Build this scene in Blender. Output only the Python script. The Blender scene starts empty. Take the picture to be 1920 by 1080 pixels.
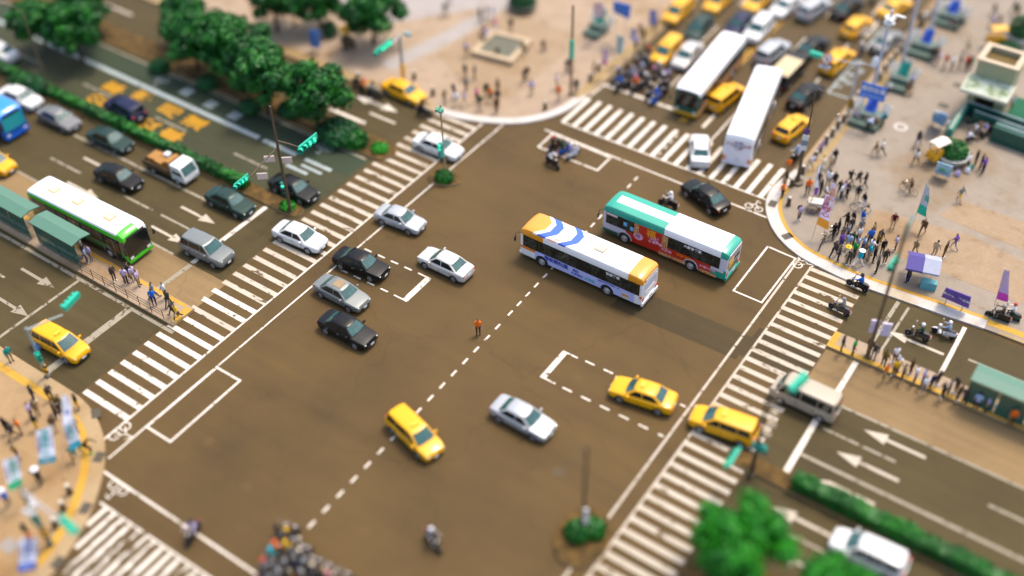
import bpy, bmesh, math, random
from mathutils import Vector, Matrix
random.seed(7)
rad=math.radians
scene=bpy.context.scene
COL=scene.collection
# ------------------------------------------------------------------ survey of the place
# street grid: x runs along the boulevard (towards the lower right of the photo), y up the side street
RX=Vector((0.82387273,-0.38333984,0.41747371))
RY=Vector((0.56662249,0.57422082,-0.59093943))
RZ=Vector((-0.01319147,0.72340887,0.69029384))
EYE=Vector((35.07705517,-49.65202469,58.0)); FPX=2069.52
def P(px,py,z=0.0):
    """map point of the survey photo -> world point at height z"""
    v=Vector((px-960.0,-(py-540.0),-FPX))
    d=Vector((RX.dot(v),RY.dot(v),RZ.dot(v)))
    t=(z-EYE.z)/d.z
    q=EYE+d*t
    return Vector((q.x,q.y,z))
def pixy(w):
    r=w-EYE
    c=RX*r.x+RY*r.y+RZ*r.z
    return 960+FPX*c.x/-c.z, 540-FPX*c.y/-c.z
def height_at(base,ty,zb=0.0):
    g=P(base[0],base[1],zb); lo,hi=0.0,40.0
    for _ in range(50):
        m=(lo+hi)/2
        if pixy(Vector((g.x,g.y,m)))[1]>ty: lo=m
        else: hi=m
    return lo
# ------------------------------------------------------------------ materials
def lin(c):
    return tuple(((x/255.0)/12.92 if x/255.0<=0.04045 else ((x/255.0+0.055)/1.055)**2.4) for x in c)
_M={}
def mat(name,col,rough=0.6,metal=0.0,var=0.12,scale=3.0,coat=0.0,spec=0.5,bump=0.0,emit=None,sheen=0.0):
    if name in _M: return _M[name]
    m=bpy.data.materials.new(name); m.use_nodes=True; m.diffuse_color=(*col,1)
    nt=m.node_tree; b=nt.nodes['Principled BSDF']
    b.inputs['Roughness'].default_value=rough; b.inputs['Metallic'].default_value=metal
    b.inputs['Coat Weight'].default_value=coat; b.inputs['Coat Roughness'].default_value=0.08
    b.inputs['Specular IOR Level'].default_value=spec
    tc=nt.nodes.new('ShaderNodeTexCoord'); n=nt.nodes.new('ShaderNodeTexNoise')
    n.inputs['Scale'].default_value=scale; n.inputs['Detail'].default_value=4
    nt.links.new(tc.outputs['Object'],n.inputs['Vector'])
    mx=nt.nodes.new('ShaderNodeMix'); mx.data_type='RGBA'
    mx.inputs[6].default_value=(*[max(0,x*(1-var)) for x in col],1)
    mx.inputs[7].default_value=(*[min(1,x*(1+var)) for x in col],1)
    nt.links.new(n.outputs['Fac'],mx.inputs[0]); nt.links.new(mx.outputs[2],b.inputs['Base Color'])
    if bump:
        bp=nt.nodes.new('ShaderNodeBump'); bp.inputs['Strength'].default_value=bump; bp.inputs['Distance'].default_value=0.02
        nt.links.new(n.outputs['Fac'],bp.inputs['Height']); nt.links.new(bp.outputs[0],b.inputs['Normal'])
    if emit:
        b.inputs['Emission Color'].default_value=(*emit[:3],1); b.inputs['Emission Strength'].default_value=emit[3]
    _M[name]=m; return m
def ramp(nt,fac,stops):
    r=nt.nodes.new('ShaderNodeValToRGB'); e=r.color_ramp.elements
    e[0].position=stops[0][0]; e[0].color=(*stops[0][1],1)
    e[1].position=stops[-1][0]; e[1].color=(*stops[-1][1],1)
    for p,c in stops[1:-1]:
        x=e.new(p); x.color=(*c,1)
    nt.links.new(fac,r.inputs[0]); return r.outputs[0]
def noise(nt,vec,scale,detail=4,rough=0.55,st=None):
    n=nt.nodes.new('ShaderNodeTexNoise'); n.inputs['Scale'].default_value=scale
    n.inputs['Detail'].default_value=detail; n.inputs['Roughness'].default_value=rough
    if st:
        mp=nt.nodes.new('ShaderNodeMapping'); mp.inputs['Scale'].default_value=st
        nt.links.new(vec,mp.inputs['Vector']); vec=mp.outputs[0]
    nt.links.new(vec,n.inputs['Vector']); return n.outputs['Fac']
def mix(nt,fac,a,b,mode='MIX'):
    mx=nt.nodes.new('ShaderNodeMix'); mx.data_type='RGBA'; mx.blend_type=mode
    for s,v in ((0,fac),(6,a),(7,b)):
        if isinstance(v,(int,float)): mx.inputs[s].default_value=v
        elif isinstance(v,tuple): mx.inputs[s].default_value=(*v,1)
        else: nt.links.new(v,mx.inputs[s])
    return mx.outputs[2]
def surf(name,build,rough=0.85,bump=None,spec=0.3):
    m=bpy.data.materials.new(name); m.use_nodes=True; nt=m.node_tree; b=nt.nodes['Principled BSDF']
    tc=nt.nodes.new('ShaderNodeTexCoord'); v=tc.outputs['Object']
    c=build(nt,v); nt.links.new(c,b.inputs['Base Color'])
    b.inputs['Roughness'].default_value=rough; b.inputs['Specular IOR Level'].default_value=spec
    if bump:
        f=noise(nt,v,bump[0],3); bp=nt.nodes.new('ShaderNodeBump'); bp.inputs['Strength'].default_value=bump[1]; bp.inputs['Distance'].default_value=0.02
        nt.links.new(f,bp.inputs['Height']); nt.links.new(bp.outputs[0],b.inputs['Normal'])
    _M[name]=m; return m
def asphalt_build(base,streak):
    def f(nt,v):
        a=noise(nt,v,0.09,5,0.6); c=ramp(nt,a,[(0.3,tuple(x*0.76 for x in base)),(0.5,base),(0.70,tuple(x*1.16 for x in base))])
        s=noise(nt,v,1.0,4,0.6,streak); c=mix(nt,0.8,c,ramp(nt,s,[(0.30,(.80,.80,.80)),(0.45,(.97,.97,.97)),(0.56,(1.02,1.02,1.02)),(0.68,(1.13,1.125,1.12))]),'MULTIPLY')
        o=noise(nt,v,0.35,6,0.65); c=mix(nt,0.8,c,ramp(nt,o,[(0.24,(.62,.62,.62)),(0.36,(1,1,1)),(1,(1,1,1))]),'MULTIPLY')
        g=noise(nt,v,14,3,0.7); c=mix(nt,0.9,c,ramp(nt,g,[(0.25,(.72,.72,.72)),(0.5,(1,1,1)),(0.8,(1.24,1.24,1.24))]),'MULTIPLY')
        # sealed cracks
        vo=nt.nodes.new('ShaderNodeTexVoronoi'); vo.feature='DISTANCE_TO_EDGE'; vo.inputs['Scale'].default_value=0.075
        wn=nt.nodes.new('ShaderNodeTexNoise'); wn.inputs['Scale'].default_value=0.5
        ad=nt.nodes.new('ShaderNodeVectorMath'); ad.operation='MULTIPLY_ADD'; ad.inputs[1].default_value=(3,3,0)
        nt.links.new(v,wn.inputs['Vector']); nt.links.new(wn.outputs['Color'],ad.inputs[0]); nt.links.new(v,ad.inputs[2]); nt.links.new(ad.outputs[0],vo.inputs['Vector'])
        k=ramp(nt,vo.outputs['Distance'],[(0.0,(.78,.78,.78)),(0.003,(.8,.8,.8)),(0.006,(1,1,1))])
        return mix(nt,0.55,c,k,'MULTIPLY')
    return f
ASPH=(0.095,0.0565,0.0162)
A_ROAD=surf('asphalt',asphalt_build(ASPH,(0.035,.42,1)),0.8,(30,0.25))
A_WEST=surf('asphalt_boulevard',asphalt_build((0.066,0.047,0.0145),(0.05,1.3,1)),0.8,(30,0.25))
A_NORTH=surf('asphalt_side_street',asphalt_build((0.092,0.061,0.0245),(1.2,0.05,1)),0.8,(30,0.25))
A_PATCH=surf('asphalt_patch',asphalt_build((0.057,0.0375,0.0122),(0.05,1.3,1)),0.8,(30,0.25))
A_UPPER=surf('asphalt_upper_lanes',asphalt_build((0.047,0.048,0.021),(0.05,1.3,1)),0.8,(30,0.25))
A_CYCLE=surf('asphalt_cycle_lane',asphalt_build((0.030,0.045,0.022),(0.05,1.3,1)),0.8,(30,0.25))
A_CONC=surf('bus_lane_concrete',asphalt_build((0.235,0.153,0.068),(0.05,1.3,1)),0.85,(20,0.2))
def paving_build(base,tile,mort):
    def f(nt,v):
        br=nt.nodes.new('ShaderNodeTexBrick'); br.offset=0.5
        br.inputs['Color1'].default_value=(*base,1); br.inputs['Color2'].default_value=(*[x*0.94 for x in base],1)
        br.inputs['Mortar'].default_value=(*[x*mort for x in base],1); br.inputs['Scale'].default_value=1.0
        br.inputs['Brick Width'].default_value=tile[0]; br.inputs['Row Height'].default_value=tile[1]; br.inputs['Mortar Size'].default_value=0.012
        nt.links.new(v,br.inputs['Vector']); c=br.outputs['Color']
        a=noise(nt,v,0.11,4,0.6); c=mix(nt,0.9,c,ramp(nt,a,[(0.34,(.80,.68,.50)),(0.47,(1,1,1)),(0.7,(1.05,1.05,1.08))]),'MULTIPLY')
        a=noise(nt,v,0.6,5,0.65); c=mix(nt,0.8,c,ramp(nt,a,[(0.28,(.66,.60,.52)),(0.42,(.96,.95,.93)),(0.5,(1,1,1)),(0.8,(1.09,1.09,1.09))]),'MULTIPLY')
        a=noise(nt,v,9,3,0.7); return mix(nt,0.7,c,ramp(nt,a,[(0.25,(.85,.84,.82)),(0.5,(1,1,1)),(0.8,(1.08,1.08,1.08))]),'MULTIPLY')
    return f
PAVE_NE=surf('plaza_paving',paving_build((0.280,0.229,0.172),(0.6,0.6),0.90),0.8,(12,0.1))
PAVE_SW=surf('corner_paving',paving_build((0.34,0.222,0.106),(0.5,0.5),0.90),0.8,(12,0.1))
PAVE_NW=surf('far_plaza_paving',paving_build((0.355,0.26,0.172),(0.9,0.9),0.92),0.8,(12,0.1))
PAVE_INSET=surf('plaza_inset_paving',paving_build((0.32,0.226,0.135),(0.45,0.45),0.85),0.8,(12,0.1))
PAVE_GREY=surf('plaza_grey_strip',paving_build((0.35,0.31,0.275),(0.6,0.3),0.9),0.8,(12,0.1))
KERB=surf('kerb_concrete',paving_build((0.55,0.505,0.45),(1.0,3.0),0.72),0.8,(12,0.1))
KERB_SW=surf('kerb_concrete_tan',paving_build((0.37,0.26,0.135),(1.0,3.0),0.72),0.8,(12,0.1))
TACT=surf('tactile_paving',paving_build((0.53,0.30,0.035),(0.3,0.3),0.7),0.7,(25,0.4))
TACT2=surf('tactile_paving_pale',paving_build((0.36,0.245,0.095),(0.3,0.3),0.75),0.7,(25,0.4))
SOIL=surf('soil',lambda nt,v: ramp(nt,noise(nt,v,1.5,5),[(0.3,(.045,.028,.009)),(0.7,(.15,.085,.022))]),0.95,(9,0.6))
def paint_build(col,under,wear,wear_scale=(1.6,1,1,1)):
    def f(nt,v):
        n=noise(nt,v,wear_scale[0],8,0.68,wear_scale[1:]); n2=noise(nt,v,11,3,0.6)
        k=ramp(nt,n,[(wear,(1,1,1)),(wear+0.05,(0,0,0))])
        c=mix(nt,0.6,col,ramp(nt,n2,[(0.3,(.80,.79,.76)),(0.6,(1,1,1))]),'MULTIPLY')
        a=noise(nt,v,0.25,3); c=mix(nt,0.7,c,ramp(nt,a,[(0.3,(.84,.82,.78)),(0.6,(1,1,1))]),'MULTIPLY')
        return mix(nt,k,c,under)
    return f
WHITE=surf('road_paint_white',paint_build((.74,.665,.56),ASPH,0.375),0.6)
FADED=surf('road_paint_faded',paint_build((.33,.29,.21),(.09,.066,.032),0.40),0.7)
WORN=surf('road_paint_worn',paint_build((.78,.71,.60),(.100,.063,.024),0.455,(1.0,2.4,.55,1)),0.65)
MID=surf('road_paint_dull',paint_build((.52,.45,.35),ASPH,0.385,(1.2,.6,1.6,1)),0.65)
A_COVER=surf('manhole_asphalt',asphalt_build((.105,.0635,.0195),(1,1,1)),0.8)
YPAINT=surf('road_paint_yellow',paint_build((.62,.33,.02),(.10,.07,.04),0.34),0.6)
YDARK=surf('road_lettering_yellow',paint_build((.47,.235,.006),(.07,.055,.024),0.25),0.6)
BLUEW=surf('road_paint_cool',paint_build((.38,.44,.43),(.10,.075,.042),0.36),0.6)
BAYP=surf('road_paint_bay',paint_build((.30,.34,.33),(.10,.075,.042),0.36),0.6)
LEAF={}
def leaf(name,a,b,c):
    def f(nt,v):
        n=noise(nt,v,0.55,3); c1=ramp(nt,n,[(0.3,a),(0.5,b),(0.72,c)])
        n2=noise(nt,v,6,2); return mix(nt,0.7,c1,ramp(nt,n2,[(0.3,(.7,.7,.7)),(0.7,(1.25,1.2,1.1))]),'MULTIPLY')
    m=surf(name,f,0.55,None,0.4); b_=m.node_tree.nodes['Principled BSDF']
    return m
LEAF['tree']=leaf('foliage_tree',(.003,.040,.006),(.006,.105,.008),(.022,.20,.005))
LEAF['hedge']=leaf('foliage_hedge',(.002,.05,.002),(.004,.105,.003),(.012,.17,.004))
LEAF['dark']=leaf('foliage_dark',(.004,.045,.012),(.007,.085,.018),(.015,.13,.025))
LEAF['bright']=leaf('foliage_bright',(.006,.15,.004),(.015,.25,.005),(.045,.34,.008))
BARK=mat('bark',(.075,.05,.028),0.9,0,0.35,8,bump=0.6)
GLASS=mat('vehicle_glass',(.010,.014,.013),0.10,0,0.2,1.5,coat=0.15,spec=0.5)
GLASS_T=mat('vehicle_glass_teal',(.030,.090,.083),0.10,0,0.75,2.6,coat=0.2,spec=0.5)
RUBBER=mat('tyre_rubber',(.018,.017,.016),0.85)
RIM=mat('alloy_rim',(.55,.55,.56),0.35,0.7)
BLACKP=mat('black_plastic',(.02,.02,.02),0.5)
CHROME=mat('chrome',(.7,.7,.7),0.2,0.9)
LAMPW=mat('clear_lamp',(.78,.78,.74),0.15,0,0.1,5,coat=1)
LAMPR=mat('red_lamp',(.55,.03,.015),0.25,0,0.2,5,coat=1)
LAMPO=mat('amber_lamp',(.75,.19,.01),0.25,0,0.2,5,coat=1)
PLATE=mat('number_plate',(.72,.73,.72),0.5)
PAINT=mat('PAINT_SLOT',(.5,.5,.5),0.3,0,0.04,1,coat=1)
def paint(n,c,metal=0.0,var=0.05): return mat('car_paint_'+n,c,0.32,metal,var,1.2,coat=0.35 if max(c)>.15 else .12,spec=.3 if max(c)>.15 else .22)
CARP={'taxi yellow':paint('taxi_yellow',(.82,.40,.001)),'black':paint('black',(.007,.007,.006)),'white':paint('white',(.70,.70,.67)),
 'silver':paint('silver',(.43,.44,.44),0.25),'grey':paint('grey',(.20,.20,.19),0.3),'pale silver':paint('pale_silver',(.56,.54,.50),0.15),
 'navy':paint('navy',(.015,.017,.05),0.2),'dark green':paint('dark_green',(.02,.045,.035),0.2),'two tone grey':paint('two_tone',(.20,.215,.20),0.2),
 'beige':paint('beige',(.43,.355,.26)),'blue':paint('blue',(.008,.11,.55))}
CL={'white':(.78,.77,.78),'black':(.016,.015,.015),'dark':(.065,.055,.045),'navy':(.02,.025,.07),'blue':(.02,.13,.52),'jeans':(.05,.09,.22),
 'orange':(.85,.16,.01),'red':(.62,.035,.02),'maroon':(.10,.008,.02),'grey':(.24,.235,.23),'beige':(.47,.36,.22),'khaki':(.30,.215,.10),
 'brown':(.12,.065,.03),'olive':(.17,.11,.025),'purple':(.17,.07,.34),'lilac':(.48,.40,.60),'pale blue':(.34,.44,.62),'cyan':(.02,.40,.52),
 'green':(.02,.30,.06),'teal':(.01,.26,.22),'yellow':(.72,.43,.02),'pink':(.72,.22,.30),'dark green':(.025,.08,.04),'cream':(.68,.57,.40)}
def cloth(n): return mat('cloth_'+n.replace(' ','_'),CL[n],0.9,0,0.18,14,spec=0.15)
SKIN=mat('skin',(.50,.28,.17),0.55,0,0.08,20); HAIR=mat('hair_black',(.016,.012,.010),0.6,0,0.3,20)
STEEL=mat('painted_steel_grey',(.46,.47,.50),0.5,0.1); DSTEEL=mat('painted_steel_dark',(.10,.075,.042),0.6,0.1)
SIGG=mat('signal_green',(.008,.42,.27),0.45,0,0.15,2); SIGD=mat('signal_dark_green',(.012,.16,.12),0.5)
STRIPE=mat('hazard_yellow',(.72,.38,.01),0.6)
# ------------------------------------------------------------------ mesh building
class MB:
    def __init__(s): s.v=[]; s.f=[]; s.m=[]
    def add(s,vs,fs,mi=0):
        o=len(s.v); s.v+= [tuple(x) for x in vs]
        for k,f in enumerate(fs):
            s.f.append([i+o for i in f]); s.m.append(mi[k] if isinstance(mi,list) else mi)
    def quad(s,a,b,c,d,mi=0): s.add([a,b,c,d],[(0,1,2,3)],mi)
    def box(s,c,d,mi=0,rz=0.0,M=None):
        x,y,z=d[0]/2,d[1]/2,d[2]/2
        vs=[Vector((i*x,j*y,k*z)) for k in(-1,1) for j in(-1,1) for i in(-1,1)]
        R=M if M else Matrix.Rotation(rz,3,'Z')
        vs=[R@v+Vector(c) for v in vs]
        s.add(vs,[(0,2,3,1),(4,5,7,6),(0,1,5,4),(2,6,7,3),(0,4,6,2),(1,3,7,5)],mi)
    def tube(s,pts,rs,n=8,mi=0,cap=True):
        pts=[Vector(p) for p in pts]
        if not isinstance(rs,(list,tuple)): rs=[rs]*len(pts)
        rings=[]
        for i,p in enumerate(pts):
            d=(pts[min(i+1,len(pts)-1)]-pts[max(i-1,0)]).normalized()
            a=d.cross(Vector((0,0,1)));
            if a.length<1e-3: a=d.cross(Vector((0,1,0)))
            a.normalize(); b=d.cross(a)
            rings.append([p+(a*math.cos(t)+b*math.sin(t))*rs[i] for t in [2*math.pi*k/n for k in range(n)]])
        s.loft(rings,mi,cap)
    def loft(s,rings,mi=0,cap=True,closed=True,fn=None):
        n=len(rings[0]); o=[v for r in rings for v in r]; fs=[]
        for i in range(len(rings)-1):
            for k in range(n if closed else n-1):
                k2=(k+1)%n; fs.append((i*n+k,i*n+k2,(i+1)*n+k2,(i+1)*n+k))
        if cap:
            fs.append(tuple(range(n-1,-1,-1))); fs.append(tuple((len(rings)-1)*n+k for k in range(n)))
        if fn:
            ms=[]
            for f in fs:
                c=Vector((0,0,0))
                for i in f: c+=Vector(o[i])
                ms.append(fn(c/len(f)))
            s.add(o,fs,ms)
        else: s.add(o,fs,mi)
    def prism(s,poly,z0,z1,mi=0,mt=None):
        n=len(poly); a=0
        for i in range(n):
            p,q=poly[i],poly[(i+1)%n]; a+=p[0]*q[1]-q[0]*p[1]
        if a<0: poly=poly[::-1]
        vs=[(p[0],p[1],z0) for p in poly]+[(p[0],p[1],z1) for p in poly]
        fs=[tuple(range(n-1,-1,-1)),tuple(range(n,2*n))]+[(i,(i+1)%n,n+(i+1)%n,n+i) for i in range(n)]
        s.add(vs,fs,[mi,mi if mt is None else mt]+[mi]*n)
    def lathe(s,prof,n=12,mi=0,M=None,cap=True):
        rings=[]
        for r,z in prof:
            ring=[Vector((r*math.cos(2*math.pi*k/n),r*math.sin(2*math.pi*k/n),z)) for k in range(n)]
            rings.append([M@v for v in ring] if M else ring)
        s.loft(rings,mi,cap)
    def sheet(s,poly,z,mi=0):
        a=0; n=len(poly)
        for i in range(n):
            p,q=poly[i],poly[(i+1)%n]; a+=p[0]*q[1]-q[0]*p[1]
        if a<0: poly=poly[::-1]
        s.add([(p[0],p[1],z) for p in poly],[tuple(range(n))],mi)
    def ribbon(s,pts,w,z,mi=0,thick=None):
        pts=[Vector((p[0],p[1],0)) for p in pts]; L=[];R=[]
        for i,p in enumerate(pts):
            a=(p-pts[i-1]).normalized() if i else (pts[1]-p).normalized()
            b=(pts[i+1]-p).normalized() if i<len(pts)-1 else a
            t=(a+b).normalized(); n=Vector((-t.y,t.x,0)); k=w/2/max(0.4,n.dot(Vector((-a.y,a.x,0))))
            L.append(p+n*k); R.append(p-n*k)
        if thick is None:
            for i in range(len(pts)-1):
                s.quad((R[i].x,R[i].y,z),(R[i+1].x,R[i+1].y,z),(L[i+1].x,L[i+1].y,z),(L[i].x,L[i].y,z),mi)
        else:
            rings=[[Vector((L[i].x,L[i].y,z)),Vector((R[i].x,R[i].y,z)),Vector((R[i].x,R[i].y,z-thick)),Vector((L[i].x,L[i].y,z-thick))] for i in range(len(pts))]
            s.loft(rings,mi)
    def build(s,name,mats,parent=None,smooth=None,loc=None,link=True):
        me=bpy.data.meshes.new(name); me.from_pydata([tuple(v) for v in s.v],[],s.f)
        if not isinstance(mats,(list,tuple)): mats=[mats]
        for m in mats: me.materials.append(m)
        me.polygons.foreach_set('material_index',s.m)
        bm=bmesh.new(); bm.from_mesh(me); bmesh.ops.recalc_face_normals(bm,faces=bm.faces); bm.to_mesh(me); bm.free()
        if smooth is not None:
            me.polygons.foreach_set('use_smooth',[True]*len(me.polygons)); me.set_sharp_from_angle(angle=rad(smooth))
        me.update()
        o=bpy.data.objects.new(name,me)
        if link: COL.objects.link(o)
        if parent: o.parent=parent
        if loc: o.location=loc
        return o
REG=[]
def tag(o,label,cat,group=None,kind=None,px=None):
    o['label']=label; o['category']=cat
    if group: o['group']=group
    if kind: o['kind']=kind
    REG.append((o,label,px)); return o
def struct(o): o['kind']='structure'; return o
def empty(name,loc=(0,0,0),rz=0.0,link=True):
    o=bpy.data.objects.new(name,None); o.location=loc; o.rotation_euler=(0,0,rz); o.empty_display_size=0.2
    if link: COL.objects.link(o)
    return o
KIDS={}
def kids(o):
    return KIDS.get(o.name_full,[])
class Proto:
    """a thing kept off the scene; copy() links a copy of it and of all its parts"""
    def __init__(s): s.nodes=[]
    def add(s,o,parent=None): s.nodes.append((o,parent)); return o
    def copy(s,loc,rz,recol=None,scale=1.0,only=None):
        mp={}
        for o,p in s.nodes:
            c=o.copy(); COL.objects.link(c); mp[o]=c
            if p is not None: c.parent=mp[p]
            if recol and c.type=='MESH':
                for sl in c.material_slots:
                    if sl.material and sl.material.name in recol:
                        r=recol[sl.material.name]; sl.link='OBJECT'; sl.material=r
        r=mp[s.nodes[0][0]]; r.location=loc; r.rotation_euler=(0,0,rz); r.scale=(scale,)*3
        return r
# lettering laid on a surface: body text, cell height h, frame (origin, right, up)
def frame(o,x,y):
    x=Vector(x).normalized(); y=Vector(y).normalized(); z=x.cross(y).normalized(); y=z.cross(x)
    return Matrix(((x.x,y.x,z.x,o[0]),(x.y,y.y,z.y,o[1]),(x.z,y.z,z.z,o[2]),(0,0,0,1)))
def glyphs(body,h,bold=0.0,space=1.0):
    cu=bpy.data.curves.new('lettering','FONT'); cu.body=body; cu.size=h; cu.align_x='CENTER'; cu.align_y='CENTER'
    cu.resolution_u=1; cu.space_line=space; cu.offset=bold*h
    o=bpy.data.objects.new('lettering',cu); COL.objects.link(o)
    dg=bpy.context.evaluated_depsgraph_get(); me=bpy.data.meshes.new_from_object(o.evaluated_get(dg))
    vs=[v.co.copy() for v in me.vertices]; fs=[tuple(p.vertices) for p in me.polygons]
    bpy.data.objects.remove(o); bpy.data.meshes.remove(me); bpy.data.curves.remove(cu)
    return vs,fs
def lettering(body,h,m,F,parent=None,bold=0.02,name='lettering',link=True,fn=None,sx=1.0):
    vs,fs=glyphs(body,h,bold); b=MB()
    vs=[(fn(v.x*sx,v.y) if fn else F@Vector((v.x*sx,v.y,0))) for v in vs]
    b.add(vs,fs); return b.build(name,m,parent,link=link)
# ------------------------------------------------------------------ ground, roads, kerbs
def sheet(name,poly,z,m):
    b=MB(); b.sheet(poly,z); return struct(b.build(name,m))
def rect(x0,x1,y0,y1): return [(x0,y0),(x1,y0),(x1,y1),(x0,y1)]
sheet('road',rect(-600,600,-600,600),0.0,A_ROAD)
sheet('boulevard_asphalt',rect(-140,-19.05,-25.9,15.2),0.004,A_WEST)
sheet('east_boulevard_asphalt',rect(22.3,140,-14.0,15.0),0.004,A_WEST)
sheet('side_street_asphalt',rect(-8.7,11.9,25.15,160),0.004,A_NORTH)
sheet('asphalt_patch',[(7.2,2.45),(7.3,3.6),(8.6,5.2),(17.4,5.4),(17.4,2.75)],0.004,A_PATCH)
sheet('asphalt_patch',[(12.5,3.4),(22.2,3.2),(22.2,6.9),(17.4,6.6),(17.4,5.4)],0.006,A_PATCH)
sheet('asphalt_patch',[(-3.4,21.0),(1.4,21.0),(1.4,24.0),(-3.4,24.0)],0.003,A_NORTH)
sheet('upper_lanes_asphalt',rect(-140,-19.3,-1.7,6.5),0.006,A_UPPER)
sheet('cycle_lane',rect(-140,-19.5,3.6,6.25),0.008,A_CYCLE)
sheet('bus_lane',rect(-60,-18.5,-15.2,-11.75),0.008,A_CONC)
sheet('bus_lane',rect(22.3,90,2.95,7.35),0.008,A_CONC)
# pavements (raised 0.15 m) --------------------------------------------------
def arc(pts,n=6):
    """smooth the corner polyline (Catmull-Rom)"""
    pts=[Vector((p[0],p[1],0)) for p in pts]; out=[]
    for i in range(len(pts)-1):
        p0=pts[max(i-1,0)];p1=pts[i];p2=pts[i+1];p3=pts[min(i+2,len(pts)-1)]
        for k in range(n):
            t=k/n
            L=(p2-p1).length; m1=(p2-p0)/max(1e-6,((p2-p1).length+(p1-p0).length))*L; m2=(p3-p1)/max(1e-6,((p3-p2).length+(p2-p1).length))*L
            out.append(p1*(2*t**3-3*t*t+1)+m1*(t**3-2*t*t+t)+p2*(3*t*t-2*t**3)+m2*(t**3-t*t))
    out.append(pts[-1]); return out
def shift(pts,d):
    out=[]
    for i,p in enumerate(pts):
        a=(pts[min(i+1,len(pts)-1)]-pts[max(i-1,0)]).normalized(); out.append(p+Vector((-a.y,a.x,0))*d)
    return out
NE=arc([(11.85,200),(11.85,60),(11.83,32),(11.83,25.3),(11.3,22.3),(11.55,20.3),(12.5,18.4),(14.2,16.6),(16.4,15.4),(18.9,14.95),(21.5,14.75),(25,14.95),(28,15.15),(31,15.4),(36,15.5),(60,15.5),(200,15.5)],5)
NW=arc([(-200,14.9),(-60,14.9),(-30,14.9),(-22.4,15.1),(-19,15.15),(-16.8,15.5),(-14.4,16.3),(-11.9,17.7),(-10.2,19.5),(-9.1,21.9),(-8.7,24.8),(-8.7,30),(-8.7,60),(-8.7,200)],5)
SW=arc([(-200,-25.95),(-60,-25.95),(-24,-25.8),(-19.4,-25.75),(-17.6,-25.95),(-15.9,-26.5),(-14.45,-27.25),(-13.2,-28.2),(-11.95,-29.5),(-10.8,-31.1),(-9.85,-32.8),(-9.2,-34.5),(-8.8,-36.2),(-8.7,-40),(-8.7,-60)],5)
b=MB(); b.prism([(p.x,p.y) for p in NE]+[(200,200)],-0.2,0.15); struct(b.build('plaza_pavement',PAVE_NE))
b=MB(); b.prism([(p.x,p.y) for p in NW]+[(-200,200)],-0.2,0.15); struct(b.build('plaza_pavement',PAVE_NW))
b=MB(); b.prism([(p.x,p.y) for p in SW]+[(-200,-60)],-0.2,0.15); struct(b.build('corner_pavement',PAVE_SW))
def sub(pts,x0,x1,y0,y1): return [p for p in pts if x0<=p.x<=x1 and y0<=p.y<=y1]
def kerbline(pts,w,m,off,z=0.157,thick=0.25):
    b=MB(); b.ribbon(shift(pts,off),w,z,0,thick); return struct(b.build('kerb',m))
kerbline(sub(NE,0,31.5,0,26),1.0,KERB,0.48)
kerbline(sub(NE,31.4,200,0,40),0.3,KERB_SW,0.14,0.156)
kerbline(sub(NE,0,13,25.9,200),0.3,KERB_SW,0.14,0.156)
kerbline(sub(NW,-19,-8.6,0,25.5),0.85,KERB,0.42)
kerbline(sub(NW,-9,0,25,200),0.3,KERB_SW,0.14,0.156)
kerbline(sub(NW,-200,-18.8,0,40),0.35,KERB_SW,0.17,0.156)
kerbline(sub(SW,-200,0,-60,0),0.95,KERB_SW,-0.455)
b=MB()
b.ribbon(shift(sub(NE,11,31.5,0,24.5),1.12),0.32,0.162)
b.ribbon(shift(sub(NE,31,200,0,24.5),0.8),0.6,0.16)
bb=MB(); bb.ribbon([(13.1,25),(13.1,120)],0.5,0.162)
bb.ribbon(shift(sub(NW,-200,-19.5,0,40),0.75),0.6,0.162)
bb.ribbon(shift(sub(NW,-9,0,23.8,200),0.8),0.7,0.162); struct(bb.build('tactile_paving',TACT2))
b.ribbon(shift(sub(SW,-200,0,-36,0),-1.22),0.55,0.162)
struct(b.build('tactile_paving',TACT))
b=MB()
b.prism([(-24.8,23.2),(-23.6,33.4),(-14.2,33.9),(-14.4,20.6),(-19,19.8)],0.1,0.154); struct(b.build('plaza_paving_inset',PAVE_INSET))
b=MB(); b.ribbon([(-27.5,18.6),(-25.6,27),(-24.6,45),(-25,80)],1.9,0.158); b.sheet([(-33,24),(-26,33),(-26,60),(-60,60),(-60,24)],0.157); struct(b.build('plaza_grey_strip',PAVE_GREY))
b=MB(); b.sheet([(19.5,19.5),(33,19.5),(33,24),(27,25),(19.5,24)],0.157); b.sheet([(24,26),(40,25),(40,29),(25,29)],0.1585); struct(b.build('plaza_paving_inset',PAVE_INSET))
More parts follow.
